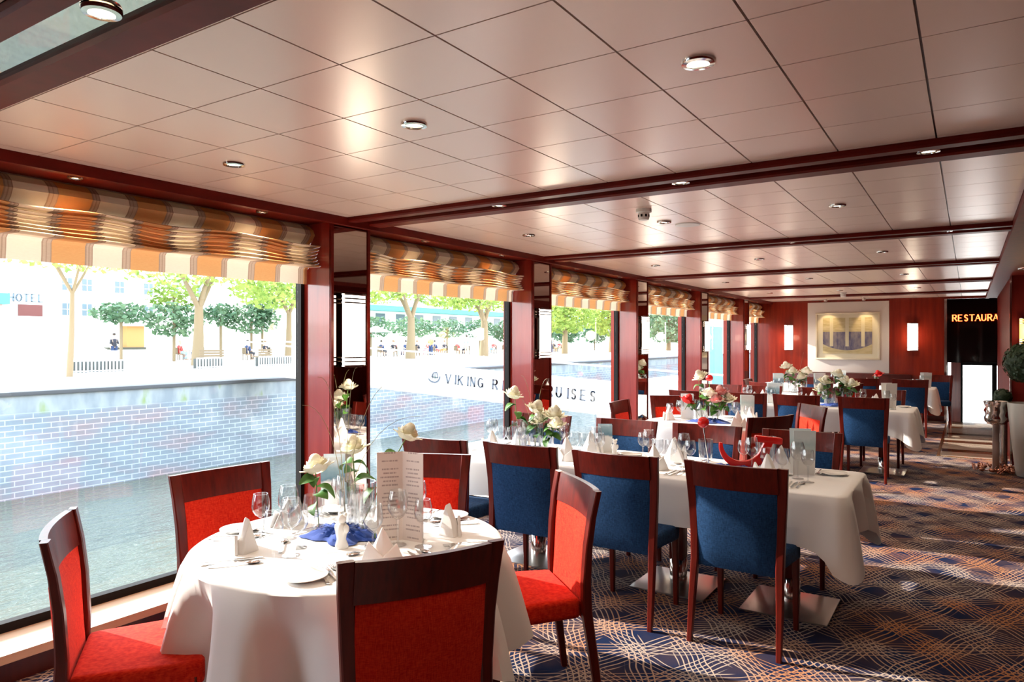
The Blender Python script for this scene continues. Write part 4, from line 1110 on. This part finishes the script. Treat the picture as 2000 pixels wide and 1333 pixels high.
# third round table
g = 'white flowers on the third round table'
for k, (x, y) in enumerate(((-2.34, 11.72), (-2.2, 11.8))): place(vase_a, (x, y, ZT), k, f'{["left","right"][k]} ribbed vase on the third round table', 'ribbed glass vases')
for k, (x, y, dx, dy, h, n) in enumerate(((-2.34, 11.72, -.1, 0, .42, 'tallest'), (-2.34, 11.72, .0, 0, .34, 'middle'), (-2.2, 11.8, .06, 0, .34, 'right'), (-2.2, 11.8, -.03, 0, .25, 'low'))):
    rose(x, y, ZT+.01, dx, dy, h, 'rosewhite', f'{n} white rose on the third round table', g, 1.9, 7)
card(-2.58, 11.85, c33-.2, 'photo card left of the white roses on the third round table', .15, .28)
card(-1.98, 11.95, c33-.2, 'photo card right of the white roses on the third round table', .15, .30)
grass(-2.3, 11.75, ZT, [(.12*s, 0, .62*s) for s in (0, .3, .6, 1)], 'straight reddish grass blade leaning right above the third round table')
card(-.62, 14.0, c33, 'photo card at the aisle end of the farthest long table', .14, .26, 'cardpale')
place(vase_b, (-.72, 13.85, ZT), 0, 'ribbed vase beside the card on the farthest long table', 'ribbed glass vases')
rose(-1.35, 13.9, ZT, 0, 0, .24, 'rosered', 'red flower on the farthest long table', None, 1.8, 4)
card(-1.95, 13.95, c33-.2, 'photo card with blue picture on the farthest long table', .15, .27)
# ------------------------------------------------------------------ outside
GZ = .27; QX = -20.0
struct('river_water', MB().box(-20.2, -60, -2.9, -4.1, 160, -2.42), M['water'], smooth=0)['label'] = 'green river between the ship and the quay'
struct('wall_quay', MB().box(QX-.6, -60, -2.9, QX, 160, GZ-.10), M['quay'], smooth=0)['label'] = 'grey brick quay wall'
struct('quay_coping', MB().box(QX-.9, -60, GZ-.10, QX+.06, 160, GZ), mat('coping_stone', (.06, .062, .065), .8), bevel=.01)['label'] = 'dark stone edge along the top of the quay wall'
struct('promenade', MB().box(-60, -60, -.5, QX-.6, 160, GZ-.005), M['promenade'], smooth=0)['label'] = 'bright paved promenade across the river'
mb = MB().add([(-45, -60, GZ-.1), (-45, 160, GZ-.1), (-57, 160, 3.35), (-57, -60, 3.35), (-140, 160, 3.35), (-140, -60, 3.35)], [(0,1,2,3), (3,2,4,5)])
struct('embankment', mb, M['bank'], smooth=0, fixn=False)['label'] = 'pale grassy bank behind the promenade'
struct('embankment_wall', MB().box(-45.3, -60, 0, -44.9, 30, .95), M['stone'], smooth=0)['label'] = 'low pale wall at the foot of the bank'

# hotel
wallc = mat('render_white', (.80, .80, .78), .8); winc = mat('outdoor_window', (.10, .14, .17), .15); pink = mat('render_pink', (.72, .38, .38), .8)
teal = mat('teal_canvas', (.07, .30, .29), .6); maroon = mat('maroon_shopfront', (.13, .035, .03), .5)
e = empty('hotel_building', 'white hotel with pink pilasters and maroon shopfront across the river', 'building', (-60, 30, 3.3))
MB().box(-12, -22, -.3, 0, 12, 13).build('wall', wallc, e, smooth=0)
for y, w in ((-3.9, .45), (-8.2, 1.3), (-14, .6)): MB().box(-.02, y, -.3, .12, y+w, 13).build('pilaster', pink, e, smooth=0)
for z in (.3, 2.3, 4.6, 7.0):
    for y in (-20, -17, -12, -9.6) if z > 2 else ():
        MB().box(-.05, y-.5, z, .05, y+.5, z+1.2).build('window', winc, e, smooth=0)
    for y in (-2.4, -.9+.0, 1.7, 4.2, 6.6, 9.2):
        f = MB().box(-.05, y-.36, z, .06, y+.36, z+.95).build('window', winc, e, smooth=0)
        MB().box(.05, y-.36, z+.45, .09, y+.36, z+.50).box(.05, y-.025, z, .09, y+.025, z+.95).build('glazing_bar', wallc, f, smooth=0)
MB().box(0, -5.85, 0, .12, -4.2, 1.02).build('shopfront', maroon, e, smooth=0)
MB().box(0, -7.6, .95, 1.0, -6.75, 1.75).build('awning', teal, e)
s_ = sign('HOTEL', 'hotel_sign', 'grey HOTEL lettering on the white hotel wall', 'sign', (-59.93, 23.5, 4.55), PI/2, .55, .50, .11, mat('sign_grey', (.12, .16, .20), .6), .04)
# long building with turquoise fascia
e = empty('long_building', 'long white building with a turquoise fascia beyond the cafe trees', 'building', (-60, 80, 3.3))
MB().box(-10, -27, -.3, 0, 60, 8).build('wall', wallc, e, smooth=0)
MB().box(0, -27, 1.9, 1.6, 60, 2.5).build('fascia', teal, e, smooth=0)
for k in range(22): MB().box(-.05, -25+k*3.6, .3, .06, -23.4+k*3.6, 1.6).build('window', winc, e, smooth=0)
for k in range(12): MB().box(-.05, -24+k*6.2, 4.2, .06, -22.6+k*6.2, 5.8).build('window', winc, e, smooth=0)
# trees
def leaves(mb, c, r, n, sz):
    for i in range(n):
        while True:
            p = Vector((rnd.uniform(-1,1), rnd.uniform(-1,1), rnd.uniform(-1,1)))
            if .25 < p.length < 1: break
        q = Vector((c[0]+p.x*r[0], c[1]+p.y*r[1], c[2]+p.z*r[2]))
        s = sz*rnd.uniform(.6, 1.4); a = Vector((rnd.uniform(-1,1), rnd.uniform(-1,1), rnd.uniform(-.6,.6))).normalized(); b = a.cross(Vector((rnd.uniform(-1,1), rnd.uniform(-1,1), rnd.uniform(-1,1)))).normalized()
        mb.add([q-a*s, q+b*s*.55, q+a*s, q-b*s*.55], [(0,1,2,3)])
def tree(x, y, h, label, crown, n, r=.28, m='fol', sz=.16, fork=True, group='plane trees on the promenade'):
    e = empty('tree', label, 'tree', (x, y, GZ), group=group)
    mb = MB(); hk = h*.55
    mb.tube([(0, 0, -.1), (.05, .05, hk*.5), (0, .1, hk)], [r*1.15, r*.9, r*.75], 10)
    for dx, dy, k in ((-.6, 1.6, 1), (.5, -1.3, .9), (.9, .4, 1.05), (-.8, -.6, 1)) if fork else ((0, 0, 1),):
        mb.tube([(0, .1, hk-.1), (dx*.4, dy*.5, hk+h*.18), (dx*1.3, dy*1.2, h*k)], [r*.55, r*.4, r*.15], 8)
    mb.build('trunk', M['bark'], e, smooth=60)
    mb = MB()
    for c, rr, k in crown: leaves(mb, c, rr, int(n*k), sz)
    mb.build('crown', M[m], e, smooth=0, fixn=False)
tree(-34, 22.0, 5.6, 'pale forked plane tree in the middle of the nearest window', [((0, -1, 5.6), (2.5, 4.5, 1.6), 1), ((1, 4, 4.2), (2, 2.6, 1.2), .6), ((0, -6, 5.2), (1.6, 2.5, .8), .35)], 1500)
tree(-27, 12.5, 5.6, 'overhanging plane tree at the left of the nearest window', [((1, 0, 4.6), (2, 3.6, .9), .5), ((2, -3, 4.4), (1.5, 2.2, .7), .3)], 1100, r=.10, sz=.13)
tree(-36, 29.5, 5.5, 'leafy plane tree at the right of the nearest window', [((0, 0, 5.2), (2.5, 4, 2.0), 1)], 2300, r=.2)
tree(-34, 38.8, 5.4, 'plane tree with thick pale trunk at the left of the second window', [((0, 0, 5.6), (2.5, 3.5, 1.4), 1), ((0, -3, 4.8), (1.5, 2, 1), .4)], 1200, r=.34)
tree(-34, 48.0, 5.4, 'plane tree at the right of the second window', [((0, 0, 5.2), (3, 5, 1.5), 1), ((0, -4.6, 4.6), (2, 3, .9), .4)], 2100, r=.38)
tree(-34, 62.0, 6, 'dense green tree in the third window', [((0, 0, 4.6), (3, 6, 2.6), 1)], 3600, r=.3, sz=.22)
tree(-34, 73.0, 6, 'green tree at the right of the third window', [((0, 0, 4.4), (3, 5, 2.6), 1)], 3000, r=.3, sz=.22)
tree(-34, 91.0, 6, 'brownish tree in the fourth window', [((0, 0, 4.2), (3, 9, 3.2), 1)], 3200, r=.3, sz=.3, m='foldark')
def shrub(x, y, z, r, n, label, sz=.16, m='foldark'):
    e = empty('shrub', label, 'shrub', (x, y, z), group='clipped dark shrubs behind the promenade')
    MB().tube([(0, 0, GZ-z), (0, 0, 0)], .09, 7).build('stem', M['bark'], e)
    mb = MB(); leaves(mb, (0, 0, 0), r, n, sz); mb.build('foliage', M[m], e, smooth=0, fixn=False)
shrub(-42, 22.3, 3.2, (1, 1.8, .65), 600, 'dark wide shrub above the standing person')
shrub(-42, 25.6, 2.9, (1, 2.0, 1.1), 800, 'large grey-green shrub left of the forked tree')
shrub(-43, 26.2, 4.4, (1, 1.9, 1.0), 500, 'bright green bush above the grey shrub', m='fol')
shrub(-42, 31.3, 3.1, (1, 2.4, 1.1), 900, 'dark conical shrub near the right of the nearest window')
shrub(-42, 32.2, 4.0, (.8, 1.0, 1.4), 450, 'tall dark evergreen tip near the right of the nearest window')
shrub(-42, 28.9, 3.3, (1, 1.2, .8), 400, 'round dark shrub right of the forked tree')
for k, y in enumerate((44.0, 49.5, 54.5, 60.0)): shrub(-43, y, 2.8, (1.2, 2.9, 1.0), 800, f'dark hedge mass behind the cafe crowd, {["first","second","third","fourth"][k]} from the left')
for k, y in enumerate((66.0, 72.0, 79.0, 87.0)): shrub(-43, y, 2.6, (1.2, 3.4, 1.4), 900, f'dark hedge mass in the farther windows, {["first","second","third","fourth"][k]} from the left', sz=.22)

# fence panels, benches, kiosk, parasols
M['outwhite'] = mat('outdoor_white', (.82, .82, .80), .7); M['brownslat'] = mat('brown_slats', (.16, .11, .06), .7)
def fence(x, y0, y1, label, h=.5):
    e = empty('promenade_fence', label, 'fence', (x, y0, GZ), group='white railings on the promenade')
    L = y1-y0; MB().box(-.03, 0, h-.05, .03, L, h).box(-.03, 0, .04, .03, L, .08).build('rail', M['outwhite'], e, smooth=0)
    mb = MB(); n = int(L/.14)
    for k in range(n+1): mb.box(-.02, L*k/n-.02, .0, .02, L*k/n+.02, h-.05)
    o = mb.build('bars', M['outwhite'], e, smooth=0); o['kind'] = 'stuff'
    MB().box(-.28, 0, 0, -.24, L, h*.9).build('plinth', mat('dark_plinth', (.08, .08, .07), .8), e, smooth=0)
fence(-30, 14.0, 16.2, 'white barred railing before the standing person')
fence(-30, 19.4, 20.9, 'white barred railing before the left bench')
fence(-30, 22.8, 25.0, 'white barred railing at the right of the nearest window')
def bench(x, y, w, label):
    e = empty('slatted_bench', label, 'bench', (x, y, GZ), group='brown slatted benches')
    for k in range(3): MB().box(.0, -w/2, .48+k*.13, .04, w/2, .58+k*.13).build('slat', M['brownslat'], e, smooth=0)
    MB().box(-.45, -w/2, .40, .02, w/2, .46).build('seat', M['brownslat'], e, smooth=0)
    for s in (-1, 1): MB().box(-.40, s*w*.42-.04, 0, .0, s*w*.42+.04, .42).build('leg', M['stone'], e, smooth=0)
bench(-32, 21.5, 1.35, 'brown slatted bench left of the dark conical shrub')
bench(-32, 24.7, .85, 'short brown slatted bench at the right of the nearest window')
e = empty('kiosk', 'small orange kiosk with dark base behind the standing person', 'kiosk', (-48, 26.0, GZ))
MB().box(-1, -1.4, 0, 0, 1.2, .85).build('counter', mat('kiosk_dark', (.08, .075, .055), .7), e, smooth=0)
MB().box(-1, -.1, .85, -.05, 1.1, 2.3).build('cabin', mat('kiosk_orange', (.50, .24, .08), .7), e, smooth=0)
MB().box(-1.2, -1.6, 2.3, .2, 1.4, 2.42).build('roof', M['outwhite'], e, smooth=0)
def parasol(x, y, label):
    e = empty('cafe_parasol', label, 'parasol', (x, y, GZ), group='white cafe parasols')
    MB().tube([(0, 0, 0), (0, 0, 2.5)], .03, 6).build('pole', M['outwhite'], e)
    MB().lathe([(1.3, 2.05), (1.3, 2.0), (1.27, 2.0), (0, 2.5), (0, 2.56)], 8).build('canopy', M['outwhite'], e, smooth=0)
for k, y in enumerate((41.5, 55.5, 64.0)): parasol(-40, y, f'white cafe parasol, {["left one in the second window","right one in the second window","one in the third window"][k]}')

# people: one continuous skinned body, hair and clothes as children
def person(x, y, rz, shirt, trousers, hair, label, sit=False, z=GZ, arms=0):
    e = empty('person', label, 'person', (x, y, z), rz, None)
    hip = .48 if sit else .93
    kz = .46 if sit else .50; ky = .42 if sit else .03
    J = [(0,0,hip), (0,0,hip+.22), (0,-.01,hip+.46), (0,0,hip+.53), (0,.02,hip+.64), (0,.03,hip+.76)]
    E = [(0,1),(1,2),(2,3),(3,4),(4,5)]; Rr = [.14, .125, .14, .06, .085, .095]
    for s in (-1, 1):
        b = len(J); hand = (s*(.30 if not arms else .18), .10 if not arms else .34, hip-.06 if not arms else hip+.16)
        J += [(s*.18, 0, hip+.43), (s*.25, .02 if not arms else .08, hip+.17), hand, (hand[0], hand[1]+.05, hand[2]-.07)]
        E += [(2,b),(b,b+1),(b+1,b+2),(b+2,b+3)]; Rr += [.065, .048, .036, .034]
        b = len(J); J += [(s*.10, 0, hip-.06), (s*.12, ky, kz), (s*.12, ky-(.02), .09), (s*.13, ky+.16, .04)]
        E += [(0,b),(b,b+1),(b+1,b+2),(b+2,b+3)]; Rr += [.10, .066, .045, .04]
    me = bpy.data.meshes.new('body'); me.from_pydata(J, E, []); o = bpy.data.objects.new('body', me); COL.objects.link(o); o.parent = e
    md = o.modifiers.new('skin', 'SKIN'); o.modifiers.new('sub', 'SUBSURF').levels = 1
    for i, v in enumerate(me.skin_vertices[0].data) if me.skin_vertices else []:
        v.radius = (Rr[i], Rr[i]); v.use_root = (i == 0)
    me.materials.append(M['skin'])
    MB().tube([(0,0,hip-.02), (0,0,hip+.22), (0,-.01,hip+.44), (0,0,hip+.50)], [.165, .15, .165, .09], 12).tube([(-.17,0,hip+.44), (-.26,.03,hip+.16)], [.08, .06], 8).tube([(.17,0,hip+.44), (.26,.03,hip+.16)], [.08, .06], 8).build('shirt', shirt, e, smooth=60)
    mb = MB()
    for s in (-1, 1): mb.tube([(s*.09,0,hip+.02), (s*.12,ky,kz), (s*.12,ky-.02,.10)], [.125, .085, .062], 10)
    mb.build('trousers', trousers, e, smooth=60)
    MB().ell((0, .0, hip+.80), (.10, .105, .09), 10, 7).build('hair', hair, e, smooth=60)
    return e
cols_ = {k: mat('cloth_'+k, c, .8) for k, c in dict(white=(.8,.8,.78), navy=(.03,.05,.12), pink=(.75,.35,.40), orange=(.75,.33,.12), black=(.03,.03,.04), sky=(.35,.55,.70), grey=(.35,.35,.36), red=(.6,.08,.07), khaki=(.5,.43,.3)).items()}
hairs = [mat('hair_dark', (.05,.03,.02), .6), mat('hair_brown', (.25,.14,.07), .6), mat('hair_fair', (.6,.45,.25), .6)]
person(-47.2, 24.6, -PI/2, cols_['black'], cols_['navy'], hairs[0], 'person in dark clothes standing before the orange kiosk')
names = list(cols_)
def cafe_table(x, y, label):
    e = empty('cafe_table', label, 'table', (x, y, GZ), group='small white cafe tables')
    MB().lathe([(.38, .70), (.38, .73), (0, .73)], 16).build('tabletop', M['outwhite'], e); MB().tube([(0,0,.02), (0,0,.7)], .03, 6).lathe([(.2, 0), (.2, .02), (.03, .04)], 12).build('pedestal', M['steel'], e)
def stool(x, y, rz, label):
    e = empty('cafe_chair', label, 'chair', (x, y, GZ), rz, 'brown cafe chairs on the promenade')
    MB().box(-.2, -.2, .40, .2, .2, .44).build('seat', M['brownslat'], e, smooth=0); MB().box(-.2, -.22, .44, .2, -.19, .85).build('backrest', M['brownslat'], e, smooth=0)
    for sx1 in (-1, 1):
        for sy1 in (-1, 1): MB().box(sx1*.18-.02, sy1*.18-.02, 0, sx1*.18+.02, sy1*.18+.02, .40).build('leg', M['brownslat'], e, smooth=0)
k = 0
spots = [(-39.5, 42.3), (-40.2, 44.6), (-39.8, 47.0), (-40.3, 50.0), (-39.6, 52.4), (-40, 57.5), (-40, 61.0), (-40, 66.5), (-40, 71), (-40, 30.2), (-44, 27.9)]
words_ = ['at the far left of the second window', 'left of the pale kiosk post', 'beside the first cafe hedge', 'in the middle of the second window', 'at the right of the second window', 'behind the pillar edge', 'at the left of the third window', 'in the middle of the third window', 'at the right of the third window', 'behind the benches in the nearest window', 'left of the forked tree']
for (x, y), wd_ in zip(spots, words_):
    cafe_table(x, y, f'small white cafe table {wd_}')
    for s in (-1, 1):
        c1 = names[(k*3+1) % 9]; c2 = names[(k*5+4) % 9]
        stool(x, y+s*.75, PI if s > 0 else 0, f'brown chair {"left" if s < 0 else "right"} of the cafe table {wd_}')
        person(x, y+s*.70, PI if s > 0 else 0, cols_[c1], cols_[c2], hairs[k % 3], f'person in {c1} top {"left" if s < 0 else "right"} of cafe table {wd_}', True, arms=1)
        k += 1
for k, (x, y, c) in enumerate(((-37, 36.9, 'white'), (-38, 46.0, 'orange'), (-38.6, 51.8, 'sky'), (-37, 64.5, 'grey'))):
    person(x, y, PI/2*(k % 2)*2, cols_[c], cols_['navy' if k % 2 else 'khaki'], hairs[(k+1) % 3], f'person in {c} top walking on the promenade, {["leftmost","second","third","rightmost"][k]} of four walkers')

# gangway with the ship line lettering
e = empty('gangway', 'white sloping gangway with banner from the quay down to the ship', 'gangway', (-14.2, 14.2, 0))
sl = -.0505
mb = MB(); vs = []
def gang(x): return .39 + (x)*sl
L = 9.9
mb.add([(0, 0, gang(0)), (L, 0, gang(L)), (L, 0, gang(L)+.66), (0, 0, gang(0)+.66), (0, .03, gang(0)), (L, .03, gang(L)), (L, .03, gang(L)+.66), (0, .03, gang(0)+.66)], [(0,1,2,3), (7,6,5,4), (0,4,5,1), (1,5,6,2), (2,6,7,3), (3,7,4,0)])
mb.build('banner', mat('banner_white', (.85, .85, .84), .6), e, smooth=0)
mb = MB().add([(-6, .0, gang(-6)-.05), (L, 0, gang(L)-.05), (L, 1.2, gang(L)-.05), (-6, 1.2, gang(-6)-.05), (-6, .0, gang(-6)-.12), (L, 0, gang(L)-.12), (L, 1.2, gang(L)-.12), (-6, 1.2, gang(-6)-.12)], [(0,1,2,3), (7,6,5,4), (0,4,5,1), (1,5,6,2), (2,6,7,3), (3,7,4,0)])
mb.build('deck', M['steel'], e, smooth=0)
mb = MB().tube([(-6, 1.2, gang(-6)+.9), (L, 1.2, gang(L)+.9)], .025, 6).tube([(-6, 0, gang(-6)+.9), (0, 0, gang(0)+.78)], .025, 6); mb.build('handrail', M['outwhite'], e)
grey = mat('lettering_grey', (.07, .085, .11), .6)
s_ = sign('VIKING RIVER CRUISES', 'gangway_lettering', 'grey VIKING RIVER CRUISES lettering along the gangway banner', 'sign', (-11.25, 14.195, .475), 0, .225, .240, .048, grey, .006, slope=-.066)
e = empty('ship_emblem', 'small grey longship emblem before the gangway lettering', 'emblem', (-11.62, 14.19, .52))
mb = MB(); sw = .022
def strip(pts, w=.02): 
    for (x0, z0), (x1, z1) in zip(pts, pts[1:]):
        d = Vector((x1-x0, z1-z0)).normalized(); n = Vector((-d.y, d.x))*w/2
        q = [(x0+n.x, 0, z0+n.y), (x0-n.x, 0, z0-n.y), (x1-n.x, 0, z1-n.y), (x1+n.x, 0, z1+n.y)]
        mb.add(q + [(a, .004, c) for a, b, c in q], [(0,1,2,3), (7,6,5,4), (0,4,5,1), (1,5,6,2), (2,6,7,3), (3,7,4,0)])
hull = [(-.19, .06), (-.16, .01), (-.08, -.03), (.03, -.04), (.12, -.01), (.17, .05), (.185, .12)]
strip(hull, .045); mb.build('hull', grey, e, smooth=0)
mb = MB(); strip([(-.09, .10), (-.02, .21), (.09, .22), (.12, .08), (-.09, .10)], .034); strip([(-.03, .18), (-.05, .05)], .022); strip([(.03, .2), (.03, .04)], .022); mb.build('sail', grey, e, smooth=0)
e = empty('blue_banner', 'light blue banner mast seen through the fifth window', 'banner', (-14, 46.2, -2.4))
MB().box(-.04, -1.4, 0, .04, 1.4, 4.9).build('panel', mat('sky_blue_banner', (.08, .28, .45), .6), e, smooth=0)
MB().tube([(0, -1.5, 0), (0, -1.5, 5.4)], .06, 8).build('mast', M['steel'], e)
MB().box(-.3, -1.8, -.3, .3, 1.8, 0).build('float', M['steel'], e)
e = empty('mooring_boat', 'grey hull of a moored boat seen through the fourth window', 'boat', (-12.5, 32, -2.42))
mb = MB().sweep([[(-1.6*w, y, 1.3), (-1.2*w, y, 0), (1.2*w, y, 0), (1.6*w, y, 1.3)] for y, w in ((-6, .15), (-4.5, .7), (-2, 1), (5, 1), (8, .9))]); mb.build('hull', mat('boat_grey', (.45, .48, .50), .5), e)
MB().box(-1.1, -1, 1.3, 1.1, 5, 2.1).build('cabin', M['outwhite'], e, bevel=.08)
